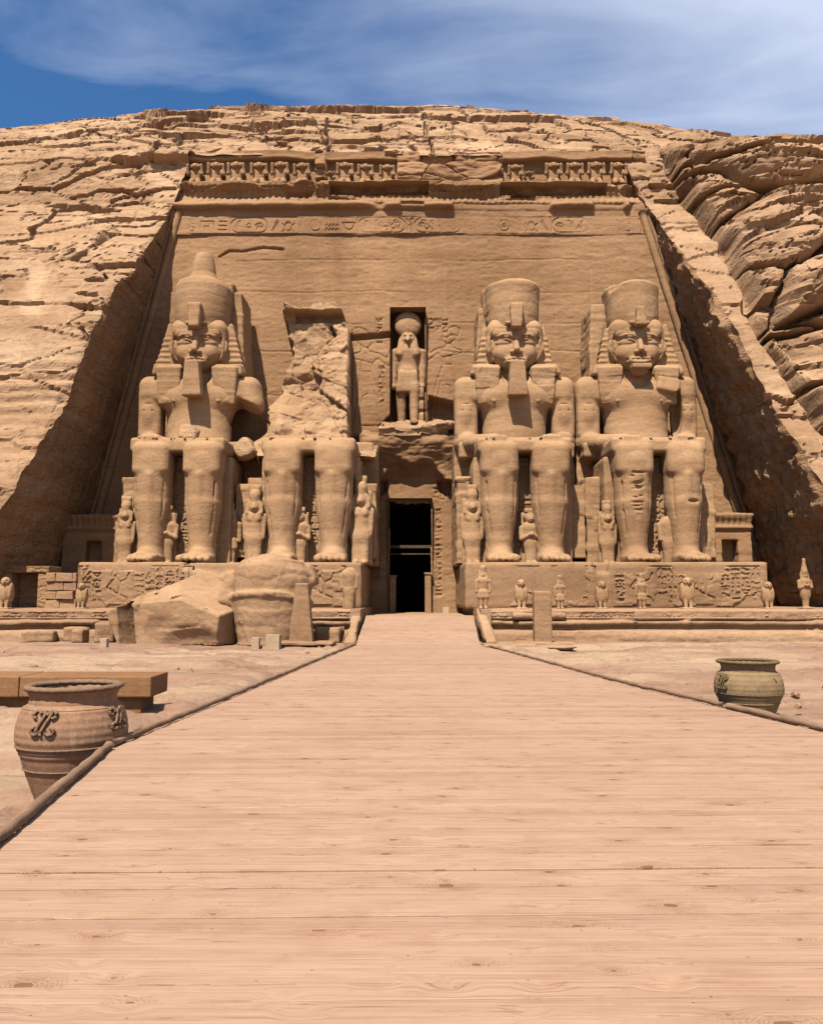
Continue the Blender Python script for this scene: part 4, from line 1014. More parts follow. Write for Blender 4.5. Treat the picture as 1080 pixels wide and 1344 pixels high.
def nemes_obj(root, seed, rag=0.0, wings=(True, True)):
    F = Field((-2.75, -2.0, 8.1), (2.75, 1.4, 14.2), .045)
    F.add(box((0, .20, 11.95), (1.50, 1.28, 1.18), .62), .05)
    F.sub(box((0, -1.75, 10.95), (1.33, 1.15, 1.42), .35), .03)       # opening for the face
    for sx in (-1, 1):
        for (a, b) in (((1.40, -.62, 11.6), (1.36, -.72, 12.15)), ((1.36, -.72, 12.15), (.95, -.98, 12.42)), ((.95, -.98, 12.42), (0, -1.10, 12.47))):
            F.add(cone((sx*a[0], a[1]+.02, a[2]-.10), (sx*b[0], b[1]+.02, b[2]-.10), .075, .075), .05)
    for i, sx in enumerate((-1, 1)):
        w_ = 1.0 if wings[i] else .66
        F.add(box((sx*(1.50+.12*w_), .0, 11.58), (.46*w_, .40, 1.38), .08, tx=-.27*w_), .05)
        F.add(box((sx*1.55, -.06, 10.34), (.80, .74, .30), .12, tx=-.22), .08)
        F.add(box((sx*1.46, -.46, 9.50), (.62, .42, 1.02), .12, tx=.07, rx=-.10), .05)
        F.add(box((sx*1.32, -.60, 8.68), (.42, .26, .16), .14, rx=-.1), .10)
    V, Q = F.mesh()
    n = vnormals(V, Q)
    st_ = np.sin(V[:, 2]*2*math.pi/.30)
    ww_ = sst(1.45, 1.6, np.abs(V[:, 0]))*sst(12.4, 12.1, V[:, 2])*sst(10.4, 10.7, V[:, 2]) + .15*sst(10.4, 10.2, V[:, 2])
    V = V + n*(.026*st_*ww_)[:, None]
    V = weather(V, Q, .03+rag*.10, 1.2, seed, .02, rag*.10)
    return mesh_obj('headcloth', V, Q, M['statue'], root)
def lathe_field(prof, c, lo, hi, h, extra=None):
    F = Field(lo, hi, h)
    zs = np.array([p[1] for p in prof]); rs_ = np.array([p[0] for p in prof])
    def fn(X, Y, Z):
        r = np.interp(Z.ravel(), zs, rs_).reshape(Z.shape)
        dd = np.sqrt((X-c[0])**2+(Y-c[1])**2) - r
        return np.maximum(dd, np.maximum(zs[0]-Z, Z-zs[-1]))*.9
    F.add((fn, np.array(lo), np.array(hi)), .05)
    if extra: extra(F)
    return F
def colossus(name_label, cx_, seed, prof, arm=(True, True), beard='long', smile=0.0, rag=0.0, crown_extra=None, wings=(True, True), ur=1, pillar=None, chest_dam=False, leg_dam=False):
    root = empty('seated_colossus', (cx_, 43, PED), label=name_label, cat='statue', group='seated pharaoh colossi in front of the temple')
    F = Field((-3.6, -5.9, -.05), (3.6, 1.6, 11.3), .06)
    legs_into(F); torso_into(F, arm)
    if chest_dam:
        F.sub(ell((1.5, -1.5, 8.6), (.7, .5, .5)), .25); F.add(box((1.5, -.85, 9.45), (.62, .22, .42), .16, ry=.2, rx=.2), .06); F.sub(ell((2.0, -.6, 8.0), (.35, .9, 1.3)), .1)
    if leg_dam:
        rg_ = np.random.RandomState(4)
        for k in range(16): F.sub(box((-1.25+rg_.uniform(-.5, .5), -4.46, 4.3-.2*k+rg_.uniform(-.06, .06)), (rg_.uniform(.2, .7), .13, rg_.uniform(.02, .06)), .02, ry=rg_.uniform(-.25, .15)), .03)
        F.sub(ell((1.55, -4.45, 2.95), (.42, .25, .10)), .06)
    V, Q = F.mesh(); V = weather(V, Q, .03, .8, seed, .010); V[:, 2] = np.maximum(V[:, 2], -.02)
    Hd = head_field(seed+1, smile)
    joined('body', [(V, Q), Hd], M['statue'], root)
    nemes_obj(root, seed+2, rag, wings)
    F = lathe_field(prof, (0, .1), (-1.9, -1.8, 12.5), (1.9, 2.0, 17.3), .06, crown_extra)
    field_obj(F, 'crown', M['statue'], root, .03+.05*rag, 1.1, seed+3, .015, .06*rag)
    # cobra on the brow
    if ur:
        F = Field((-.7, -2.1, 11.9), (.7, -.7, 14.3), .04)
        if ur == 1: F.add(box((0, -1.50, 12.98), (.31, .27, .66), .10, tx=.07), .05)
        else: F.add(box((0, -1.45, 12.95), (.24, .26, .50), .08, tx=-.1), .05)
        F.sub(cone((-.10, -1.80, 12.6), (-.10, -1.80, 13.5), .03, .03), .03); F.sub(cone((.10, -1.80, 12.6), (.10, -1.80, 13.5), .03, .03), .03)
        F.add(cone((-.45, -1.25, 12.70), (.45, -1.25, 12.70), .10, .10), .06)
        field_obj(F, 'cobra', M['statue'], root, .03, 2, seed+4, .02)
    F = Field((-.9, -2.5, 8.3), (.9, -.4, 11.0), .045)
    if beard == 'long':
        F.add(box((0, -1.52, 9.62), (.43, .40, .92), .07, tx=-.085, ty=.0, rx=-.06), .04)
        for k in range(1): F.sub(box((0, -1.97, 9.6), (.9, .02, .01), .005), .02)
    else:
        F.add(box((0, -1.20, 10.36), (.50, .40, .12), .05, rx=-.1), .04); F.add(ell((0, -.85, 10.2), (.45, .35, .28)), .1)
    field_obj(F, 'beard', M['statue'], root, .02, 2, seed+5, .012)
    # back pillar
    F = Field((-2.3, .5, 9.0), (2.3, 3.6, 15.6), .07)
    px0, px1, pz1 = pillar or (-1.6, 1.75, 15.0)
    F.add(box(((px0+px1)/2, 1.9, (9+pz1)/2), ((px1-px0)/2, 1.3, (pz1-9)/2), .12, tx=-.05), .05)
    field_obj(F, 'back_pillar', M['statue'], root, .06, .9, seed+6, .04, .05)
    throne(root, seed)
    return root
def throne(root, seed):
    # throne: block seat, inscribed panel between the shins, side wings
    F = Field((-3.35, -3.2, -.03), (3.35, 3.4, 6.5), .09)
    F.add(box((0, .1, 2.65), (2.42, 2.95, 2.68), .06), .03)
    F.add(box((0, 1.6, 3.6), (3.2, 1.4, 3.65), .06), .05)
    F.add(box((0, .6, 6.0), (3.0, 1.6, .42), .12), .05)
    V, Q = F.mesh(); V = weather(V, Q, .05, .9, seed+8, .03); V[:, 2] = np.maximum(V[:, 2], -.02)
    th = mesh_obj('throne', V, Q, M['statue'], root)
    u = np.arange(-.62, .63, .03); v = np.arange(.3, 5.1, .03); r_ = Relief(u, v); rng = np.random.RandomState(seed)
    r_.fill_rows(-.5, .5, .4, 4.9, .48, .035, .07, rng, vertical=True)
    U, Vv = np.meshgrid(u, v); Y = -2.92 + r_.H; Y[0] += .1; Y[-1] += .1; Y[:, 0] += .1; Y[:, -1] += .1
    grid_obj('inscribed_panel', np.stack([U, Y, Vv], -1), M['pedestal'], th)
    for sx in (-1, 1):
        F = Field((sx*2.85-.62, -2.7, -.03), (sx*2.85+.62, 1.2, 5.2), .08)
        F.add(box((sx*2.86, -.75, 2.2), (.40, 1.5, 2.25 if sx < 0 else 1.9), .05), .05)
        V, Q = F.mesh(); V = weather(V, Q, .06, 1.1, seed+9+sx, .03, .10); V[:, 2] = np.maximum(V[:, 2], -.02)
        mesh_obj('side_pilaster', V, Q, M['statue'], th)

prof1 = [(1.30, 12.6), (1.44, 13.2), (1.50, 14.3), (1.50, 14.9), (1.36, 15.2), (1.22, 15.30), (1.02, 15.38), (.80, 15.55), (.66, 15.8), (.60, 16.3), (.52, 16.7), (.42, 16.95), (.2, 17.05)]
def c1x(F): F.add(box((.55, .9, 14.4), (.9, .5, 1.2), .2, tx=.12), .2)
colossus('intact colossus farthest left, with the tall knobbed crown and long beard', -11.25, 100, prof1, arm=(True, False), beard='long', crown_extra=c1x, ur=1, pillar=(-.9, 2.15, 15.1))
prof3 = [(1.28, 12.6), (1.38, 13.2), (1.44, 14.3), (1.50, 14.9), (1.46, 15.05), (1.2, 15.18), (.6, 15.3), (.2, 15.35)]
def c3x(F):
    F.add(box((-.75, .9, 14.2), (.8, .6, 1.0), .2, tx=.1), .2); F.add(ell((.25, -.1, 15.15), (.95, .8, .28)), .1)
colossus('colossus just right of the doorway, with flat-topped crown and long beard', 5.45, 200, prof3, rag=.35, crown_extra=c3x, wings=(False, False), ur=1, pillar=(-1.95, .9, 14.2))
prof4 = [(1.26, 12.6), (1.36, 13.2), (1.38, 14.2), (1.42, 14.9), (1.36, 15.05), (1.1, 15.15), (.6, 15.22), (.2, 15.25)]
def c4x(F):
    F.add(box((-.5, .8, 14.2), (.8, .6, 1.0), .2, tx=.1), .2); F.sub(box((-1.1, -.9, 15.15), (.7, .6, .35), .1, ry=-.5), .1); F.add(ell((.1, .1, 15.2), (.8, .7, .25)), .1)
colossus('beardless colossus farthest right, with cracked chest and low flat crown', 11.9, 300, prof4, beard='stub', smile=.05, rag=.4, crown_extra=c4x, wings=(False, True), ur=2, pillar=(-2.25, -1.15, 14.4), chest_dam=True, leg_dam=True)

# the broken second colossus: legs and throne, torso gone
root = empty('broken_colossus', (-4.95, 43, PED), label='ruined colossus left of the doorway, only legs and lap left below a jagged rock stump', cat='statue', group='seated pharaoh colossi in front of the temple')
F = Field((-3.6, -5.9, -.05), (3.6, 1.6, 7.5), .068)
legs_into(F)
F.add(box((0, -1.7, 5.72), (2.28, 2.35, .36), .20), .2); F.add(box((0, -3.85, 5.66), (1.9, .25, .28), .14), .1)
V, Q = F.mesh(); V = weather(V, Q, .03, .8, 411, .010); V[:, 2] = np.maximum(V[:, 2], -.02)
mesh_obj('legs', V, Q, M['statue'], root)
throne(root, 400)
# stump: jagged mass clinging to the wall, sloping out onto the lap
u = np.arange(-3.35, 3.2, .05); v = np.arange(5.6, 16.1, .05); U, V0 = np.meshgrid(u, v); Vv = 5.6+(V0-5.6)*.885
wx = .35*fbm(U*.8, Vv*.8, 0, 4, 421)
top = np.interp(U, [-3.6, -3.4, -2.6, -2.35, -.8, 0.4, 1.0, 1.35, 1.6], [6.2, 7.6, 9.2, 13.9, 14.0, 14.15, 13.6, 12.9, 6.2]) + .35*wx + .35*vn(U*1.6, 8.1, 0, 481) + .15*vn(U*5, 8.1, 0, 482)
lft = .5*vn(Vv*1.1, 0, 0, 471)+.2*vn(Vv*3.5, 0, 0, 472)+np.interp(Vv, [5.6, 6.5, 7.5, 9.0, 10.0, 11, 14.9], [-3.35, -3.3, -3.1, -2.6, -2.3, -2.2, -2.1]) + .5*wx
rgt = .35*vn(Vv*1.2, 5, 0, 473)+.2*vn(Vv*3.5, 0, 0, 474)+np.interp(Vv, [5.6, 7.0, 8.0, 10.0, 11.6, 12.9, 13.8, 14.9], [3.1, 2.8, 2.3, 1.9, 2.0, 1.7, 1.65, 1.5]) + .4*wx
b1, f1, g1, _ = blocks(U*1.0+Vv*.6, Vv-.5*U, 1.1, 1.0, 2.6, 431, .5)
upper = .9 + .25*fbm(U*.6, Vv*.6, 0, 3, 429) + .10*b1 + .14*fbm(U, Vv, 0, 4, 425)
line_ = np.interp(Vv, [6, 9.6, 11.2, 12.2, 12.9, 13.3], [-2.2, -.9, -.35, .15, .8, 3.0]) + .45*vn(Vv*1.3, 2.2, 0, 451) + .2*vn(Vv*4, 2.2, 0, 452)       # diagonal edge of the bright slab
slabm = sst(-.05, .10, U-line_+.2*wx)
slope = np.interp(Vv, [5.6, 6.3, 6.9, 8.5, 10.5, 12.5, 13.3], [4.6, 4.2, 3.6, 2.9, 2.2, 1.5, 1.0])
ek, k1, k2, k3, dxk, dzk, _ = worley(U+.4*wx, Vv*1.0+.5*U, 2.8, 1.7, 461)
slope2 = slope + .40*(k1-.5) + .5*(k2-.5)*dxk + .5*(k3-.5)*dzk - .10*sst(.04, 0, ek) + .30*fbm(U*.7, Vv*.9, 0, 4, 426) + .10*fbm(U*3, Vv*4, 0, 3, 427) - .04*sst(.05, 0, f1)
lapm = np.interp(Vv, [5.6, 6.3, 6.7, 7.6, 9.2, 10.5], [4.4, 3.9, 3.0, 2.2, 1.2, .9]) + .6*(k1-.5) + .5*(k3-.5)*dzk + .3*fbm(U*.8, Vv*.8, 0, 4, 428)
lump = 1.5*np.exp(-((U+2.0)/.8)**2-((Vv-7.5)/1.1)**2) + 1.2*np.exp(-((U+.4)/.9)**2-((Vv-6.9)/.7)**2)
h_ = np.maximum(np.maximum(upper*sst(9, 10.5, Vv), (lapm+lump)*sst(11, 9.8, Vv)), slabm*slope2)
h_ -= .45*sst(.12, 0, np.abs(U-line_+.2*wx))*(Vv > 10.6)*(Vv < 13.2)
cap = sst(13.2, 13.5, Vv)*(U < 1.7)
h_ += .6*sst(13.35, 13.6, Vv+.2*wx)*(.6+.6*h3(np.floor(U*1.2), 0, 0, 9))
h_ -= .55*sst(13.0, 13.1, Vv+.25*wx)*sst(13.55, 13.35, Vv+.25*wx)*(U > -1.7)
mask = sst(0, .12, U-lft)*sst(0, .12, rgt-U)*sst(0, .12, top-Vv)
b2_, f2_, g2_, _ = blocks(U-.7*Vv, Vv+.35*U, .7, .8, 2.0, 441, .6)
h_ += (.12*(b2_-.5) + .06*fbm(U*2.5, Vv*2.5, 0, 3, 442))*mask
yb = FD(V0+PED) - 43
Pm = np.stack([U, yb+.25 - (h_+.25)*mask, V0], -1)
kp = (mask[:-1, :-1]+mask[1:, 1:]+mask[:-1, 1:]+mask[1:, :-1]) > .001
grid_obj('torso_stump', Pm, M['broken'], root, kp)
# rubble on laps
def rock(name, r, seed, m, parent=None, h=.0):
    n_ = 26; F = Field((-r*1.5,)*3, (r*1.5,)*3, r/9)
    rg = np.random.RandomState(seed)
    F.add(ell((0, 0, 0), (r*1.05, r*.9, r*.65)), .02)
    for k in range(11):
        a, b = rg.uniform(0, 2*math.pi), rg.uniform(-.6, 1.2)
        nrm = np.array([math.cos(a)*math.cos(b), math.sin(a)*math.cos(b), math.sin(b)]); dd = r*rg.uniform(.42, .66)
        def fn(X, Y, Z, nrm=nrm, dd=dd): return -(X*nrm[0]+Y*nrm[1]+Z*nrm[2]-dd)
        F.sub((fn, np.full(3, -9.), np.full(3, 9.)), r*.05)
    V, Q = F.mesh(); V = weather(V, Q, r*.06, 2/r, seed, r*.03)
    V[:, 2] -= np.percentile(V[:, 2], 4); V[:, 2] = np.maximum(V[:, 2], -.02*r)
    return mesh_obj(name, V, Q, m, parent)
def place_rocks(name, spots, m, labels, cat, group):
    for i, ((x, y, z), r, sd_) in enumerate(spots):
        o = rock(name, r, sd_, m); o.location = (x, y, z); tag(o, labels[i % len(labels)] if len(labels) == len(spots) else labels[0], cat, group)
place_rocks('rubble_rock', [((-8.55, 41.3, 8.55), .95, 3)], M['broken'], ['pale broken block wedged beside the left arm of the leftmost colossus'], 'rock', 'fallen blocks on the statues')
place_rocks('rubble_rock', [((-10.95, 40.1, PED+6.05), .75, 5)], M['broken'], ['rounded rubble lump lying on the lap of the leftmost colossus'], 'rock', 'fallen blocks on the statues')

# ------------------------------------------------------------------ pedestals and terrace
def relief_face(name, x0, x1, z0, z1, y, m, parent, seed, size=.42, vertical=True, w_=.036, dep=.10, step=.03, side=None, frames=None):
    u = np.arange(x0, x1+.001, step); v = np.arange(z0, z1+.001, step); r_ = Relief(u, v); rng = np.random.RandomState(seed)
    r_.line([(x0+.08, z0+.08), (x1-.08, z0+.08), (x1-.08, z1-.1), (x0+.08, z1-.1), (x0+.08, z0+.08)], w_, dep)
    if vertical:
        x = x0+.2
        while x < x1-.5:
            if rng.rand() < .22 and x < x1-1.6:
                # kneeling captive outline
                bx = x+.1; hh = (z1-z0)*.82
                for pl in ([(.30,.95),(.42,.98),(.48,.88),(.40,.80),(.30,.82),(.30,.95)], [(.40,.80),(.28,.62),(.30,.40),(.55,.32),(.85,.22),(.9,.02),(.2,.02)], [(.44,.80),(.58,.62),(.55,.32)], [(.30,.7),(.10,.5),(.35,.42)], [(.56,.64),(.85,.74),(.92,.9)]):
                    r_.line([(bx+a*1.2, z0+.12+b*hh) for a, b in pl], w_*1.1, dep)
                x += 1.45
            else:
                r_.fill_rows(x, x+size, z0+.15, z1-.15, size, w_, dep, rng, vertical=True); x += size+.04
    else: r_.fill_rows(x0+.2, x1-.2, z0+.05, z1-.05, size, w_, dep, rng)
    U, Vv = np.meshgrid(u, v)
    H = r_.H + .05*fbm(U*.5, Vv*.9, seed, 4, seed) + .018*fbm(U*2.5, Vv*6, 0, 3, seed+1)
    wear = sst(.05, .3, fbm(U*.5, Vv*.8, 3, 4, seed+2)); H = H - r_.H*wear*.6 + .10*wear
    edge = sst(.35, 0, z1-Vv)*sst(.0, .3, fbm(U*.8, 0, 2, 4, seed+3)); H += .35*edge
    Y = y + H; Y[0] += .2; Y[:, 0] += .3; Y[:, -1] += .3; Y[-1] += .35
    Vz = Vv.copy(); Vz[-1] += .0
    return grid_obj(name, np.stack([U, Y, Vz], -1), m, parent)
def rough_block(name, lo, hi, m, parent=None, h=.1, seed=1, amp=.05, blk=.08, r=.08, sc=1.0):
    lo = np.array(lo, float); hi = np.array(hi, float); F = Field(lo-.35, hi+.35, h)
    F.add(box((lo+hi)/2, (hi-lo)/2, r), .03)
    V, Q = F.mesh(); V = weather(V, Q, amp, sc, seed, .03, blk)
    V[:, 2] = np.maximum(V[:, 2], lo[2]-.02)
    return mesh_obj(name, V, Q, m, parent)
def pedestal(label, x0, x1, notch, seed):
    root = empty('statue_pedestal', ((x0+x1)/2, 37.1, 1.1), label=label, cat='pedestal', group='inscribed pedestals under the colossi'); c = (x0+x1)/2
    F = Field((x0-c-.3, -.2, -.2), (x1-c+.3, 8.8, 2.5), .12)
    F.add(box((0, 4.3, 1.06), ((x1-x0)/2, 4.22, 1.06), .05), .02)
    for nx, nw in notch: F.sub(box((nx-c, 0, 2.1), (nw, .6, .45), .1, ry=.2), .1)
    V, Q = F.mesh(); V = weather(V, Q, .03, 1, seed, .02); V[:, 2] = np.minimum(V[:, 2], 2.13)
    mesh_obj('pedestal_block', V, Q, M['pedestal'], root)
    return root, c
pl, c = pedestal('long inscribed pedestal under the two colossi left of the doorway', -15.05, -2.25, [(-9.3, .9), (-8.2, .5)], 501)
relief_face('inscribed_face', -15.02-c, -9.9-c, .02, 2.02, .02, M['pedestal'], pl, 511)
relief_face('inscribed_face', -4.9-c, -2.9-c, .02, 2.02, .02, M['pedestal'], pl, 512)
pr, c = pedestal('long inscribed pedestal under the two colossi right of the doorway', 2.42, 16.05, [(8.6, .35)], 502)
relief_face('inscribed_face', 3.0-c, 8.35-c, .02, 2.02, .02, M['pedestal'], pr, 513)
relief_face('inscribed_face', 8.95-c, 16.0-c, .02, 2.02, .02, M['pedestal'], pr, 514)

def terrace(x0, x1, label, seed):
    root = empty('terrace', ((x0+x1)/2, 33.4, 0), label=label, cat='terrace'); c = (x0+x1)/2
    u = np.arange(x0, x1, .045)
    prof = [(-.25, 33.0), (.12, 33.02), (.30, 33.10), (.34, 33.30), (.50, 33.32), (.52, 33.16), (.66, 33.12), (.70, 33.42), (.74, 33.46), (1.08, 33.44), (1.10, 33.46), (1.14, 33.55), (1.15, 34.2), (1.16, 36), (1.16, 39), (1.16, 46.3)]
    t = []
    for (a, b) in zip(prof[:-1], prof[1:]):
        n = max(1, int(min(math.hypot(a[0]-b[0], a[1]-b[1]), 1.2)/.05)); t += [(a[0]+(b[0]-a[0])*i/n, a[1]+(b[1]-a[1])*i/n) for i in range(n)]
    t.append(prof[-1]); t = np.array(t)
    U, Zt = np.meshgrid(u, t[:, 0]); _, Yt = np.meshgrid(u, t[:, 1])
    brk = fbm(U*.28, 7.7, 0, 4, seed); b2 = h3(np.floor(U*.45+.6*vn(U*.3, 0, 0, 2)), 3, 3, seed)
    Y = Yt + .05*fbm(U*.8, Zt*4, 0, 4, seed+1) + .02*fbm(U*4, Zt*9, 0, 3, seed+2)
    lowm = sst(.74, .66, Zt)*sst(.28, .34, Zt)
    Y = Y + lowm*(.30*sst(.05, .15, brk)) - lowm*.10*(b2 > .7)
    Zz = Zt + .03*fbm(U*.35, Zt, 0, 3, seed+3)*(Zt < 1.1) - .05*sst(.1, .3, fbm(U*.9, 0, 4, 4, seed+5))*(Zt > 1.1)*(Yt < 34)
    grid_obj('terrace_front', np.stack([U-c, Y-33.4, Zz], -1), M['terrace'], root)
    relief_face('inscription', x0+.1-c, x1-.1-c, .76, 1.09, .0, M['terrace'], root, seed+7, .34, False, .02, .04, .022)
    mb = MB(); xx = (x1 if x1 < 0 else x0)-c; s_g = -1 if x1 < 0 else 1
    mb.box((min(xx, xx+s_g*.4), -.25, -.2), (max(xx, xx+s_g*.4), 12.6, 1.15)); mb.build('end_block', M['terrace'], root)
    return root
terrace(-30, -2.05, 'low stone terrace with a worn inscribed front left of the ramp', 601)
terrace(2.78, 31, 'low stone terrace with a worn inscribed front right of the ramp', 602)

# ------------------------------------------------------------------ smaller carved figures (unit height, copied and scaled)
def fig_field(kind, h=.0135):
    F = Field((-.27, -.26, -.01), (.27, .26, 1.12), h)
    if kind == 'queen':
        F.add(cone((0, 0, .0), (0, 0, .33), .075, .085, 1.15, .8), .03); F.add(cone((0, 0, .33), (0, 0, .47), .095, .07, 1.25, .8), .05)
        F.add(cone((0, 0, .47), (0, 0, .60), .065, .095, 1.2, .7), .04)
        for sx in (-1, 1):
            F.add(ell((sx*.042, -.045, .572), (.030, .022, .028)), .02); F.add(cone((sx*.125, .01, .62), (sx*.120, -.01, .34), .032, .022), .012)
            F.add(cone((sx*.085, -.02, .74), (sx*.090, -.03, .655), .030, .026), .02); F.add(ell((sx*.05, -.09, .02), (.04, .09, .03)), .02)
            F.add(cone((sx*.045, -.0, .25), (sx*.042, -.02, .03), .05, .045), .03)
        F.add(ell((0, .01, .73), (.078, .075, .085)), .02); F.add(ell((0, .015, .755), (.105, .085, .085)), .02); F.sub(box((0, -.10, .71), (.062, .06, .07), .03), .01)
        F.add(ell((0, -.03, .725), (.058, .06, .07)), .01); F.add(cone((0, -.085, .73), (0, -.096, .712), .009, .012), .01)
        for sx in (-1, 1): F.sub(ell((sx*.024, -.095, .738), (.014, .014, .009)), .006)
        F.sub(cone((-.018, -.092, .692), (.018, -.092, .692), .005, .005), .004)
        F.add(cone((0, .01, .82), (0, .01, .87), .075, .08), .01); F.add(box((0, .03, .93), (.07, .03, .09), .03, tx=.1), .01)
        F.add(box((0, .09, .42), (.13, .04, .43), .02), .01)
    elif kind == 'prince':
        F.add(cone((0, 0, .0), (0, 0, .38), .10, .115, 1.1, .8), .03); F.add(cone((0, 0, .38), (0, 0, .68), .105, .135, 1.2, .8), .05)
        for sx in (-1, 1):
            F.add(cone((sx*.17, .01, .68), (sx*.175, -.03, .48), .05, .04), .03); F.add(cone((sx*.175, -.03, .48), (sx*-.02, -.12, .56), .042, .032), .02)
            F.add(ell((sx*.06, -.09, .03), (.05, .09, .035)), .02)
        F.add(ell((0, 0, .86), (.105, .10, .12)), .02); F.add(cone((0, 0, .68), (0, 0, .80), .06, .06), .03)
        F.add(ell((0, .02, .90), (.13, .11, .11)), .02); F.sub(box((0, -.13, .84), (.08, .07, .085), .03), .01); F.add(ell((0, -.04, .85), (.08, .075, .095)), .01)
        F.add(cone((.12, .0, .88), (.15, -.02, .70), .045, .03), .02); F.add(box((0, .01, 1.01), (.11, .09, .045), .02), .01)
        for sx in (-1, 1): F.sub(ell((sx*.034, -.115, .87), (.018, .016, .010)), .006)
        F.add(cone((0, -.11, .86), (0, -.125, .835), .010, .014), .01)
        F.add(box((0, .12, .48), (.16, .05, .5), .02), .01)
    elif kind == 'osiris':
        F.add(cone((0, 0, .04), (0, 0, .30), .055, .075, 1.1, .9), .02); F.add(cone((0, 0, .30), (0, 0, .55), .085, .105, 1.25, .8), .05)
        for sx in (-1, 1):
            F.add(cone((sx*.12, 0, .58), (sx*.125, -.03, .45), .04, .035), .02); F.add(cone((sx*.125, -.03, .45), (sx*-.03, -.10, .50), .034, .026), .02)
            F.add(cone((sx*.06, -.0, .72), (sx*.07, -.03, .60), .035, .035), .02)
        F.add(ell((0, -.09, .02), (.06, .11, .03)), .03); F.add(ell((0, 0, .70), (.065, .065, .075)), .02); F.add(ell((0, .01, .73), (.085, .07, .07)), .02); F.sub(box((0, -.09, .69), (.05, .04, .05), .02), .01); F.add(ell((0, -.02, .695), (.05, .055, .06)), .01)
        F.add(cone((0, -.06, .64), (0, -.09, .56), .016, .02), .01); F.add(cone((0, 0, .78), (0, 0, 1.0), .075, .03), .02); F.add(ell((0, 0, 1.03), (.035, .035, .045)), .02)
        F.add(box((0, 0, .02), (.12, .14, .022), .01), .01)
    elif kind == 'falcon':
        F.add(ell((0, .02, .47), (.20, .19, .34)), .05); F.add(ell((0, -.03, .84), (.14, .145, .14)), .06); F.add(cone((0, -.16, .85), (0, -.20, .78), .045, .02), .03)
        F.add(box((0, .12, .22), (.12, .07, .22), .03), .05)
        for sx in (-1, 1):
            F.add(ell((sx*.15, .04, .50), (.075, .16, .30)), .02); F.add(cone((sx*.075, -.05, .24), (sx*.075, -.09, .04), .065, .05), .03); F.sub(ell((sx*.085, -.13, .86), (.03, .03, .02)), .01)
            F.sub(cone((sx*.085, -.17, .66), (sx*.10, -.12, .28), .012, .012), .012)
        F.add(box((0, 0, .015), (.2, .22, .03), .01), .01)
    elif kind == 'headless':
        F.add(cone((0, 0, .0), (0, 0, .40), .10, .12, 1.1, .8), .03); F.add(cone((0, 0, .40), (0, 0, .76), .11, .16, 1.2, .75), .05)
        for sx in (-1, 1): F.add(cone((sx*.18, .0, .74), (sx*.17, -.03, .48), .05, .04), .03)
        F.add(ell((.03, 0, .86), (.10, .09, .08)), .04); F.add(box((0, .10, .42), (.15, .05, .43), .03), .02)
    elif kind == 'king':
        for sx in (-1, 1):
            F.add(cone((sx*.055, -.02, .30), (sx*.05, -.03, .03), .055, .04), .02); F.add(ell((sx*.055, -.07, .02), (.04, .09, .03)), .02)
            F.add(cone((sx*.15, .0, .63), (sx*.155, -.01, .38), .042, .032), .03)
            F.add(cone((sx*.06, -.0, .77), (sx*.085, -.03, .64), .045, .04), .02)
        F.add(box((0, -.01, .33), (.12, .08, .10), .05, tx=-.25), .03); F.add(cone((0, 0, .42), (0, 0, .63), .075, .115, 1.2, .75), .04)
        F.add(ell((0, 0, .77), (.07, .07, .08)), .02); F.add(ell((0, .015, .795), (.10, .08, .07)), .02); F.sub(box((0, -.1, .76), (.055, .05, .055), .02), .01); F.add(ell((0, -.02, .765), (.055, .06, .065)), .01)
        F.add(cone((0, .0, .84), (0, .0, .93), .06, .07), .02); F.add(box((0, .09, .45), (.10, .04, .44), .02), .01)
    return F
FM = {}
NAMES = dict(queen='queen_figure', prince='prince_figure', osiris='crowned_king_figure', falcon='falcon_statue', headless='broken_figure', king='royal_figure')
def figure(kind, x, y, z, h, label, group, seed=0, plinth=None, rz=0, m='statue'):
    root = empty(NAMES[kind], (x, y, z), rz, label, {'falcon': 'falcon statue'}.get(kind, 'figure statue'), group)
    if kind not in FM:
        V, Q = fig_field(kind).mesh(); V = weather(V, Q, .006, 9, len(FM)+700, .004); V[:, 2] = np.maximum(V[:, 2], -.002)
        FM[kind] = mesh_obj('figure', V, Q, M[m], root); o = FM[kind]
    else:
        o = FM[kind].copy(); C.objects.link(o); o.parent = root
    o.scale = (h, h, h); pz = 0
    if plinth:
        w_, ph = plinth; mb = MB(); mb.box((-w_/2, -w_/2, -.02), (w_/2, w_/2, ph), .015); b_ = mb.build('plinth', M['terrace'], root, bevel=.02); pz = ph-.01
    o.location = (0, 0, pz)
    return root
gq = 'family figures beside the legs of the colossi'; gp = 'small figures between the shins of the colossi'
def px_figure(kind, px_, ytop, ybot, D, label, group, **kw):
    x, _, z0 = at(px_, ybot, D); z1 = at(px_, ytop, D)[2]
    return x, z1-z0
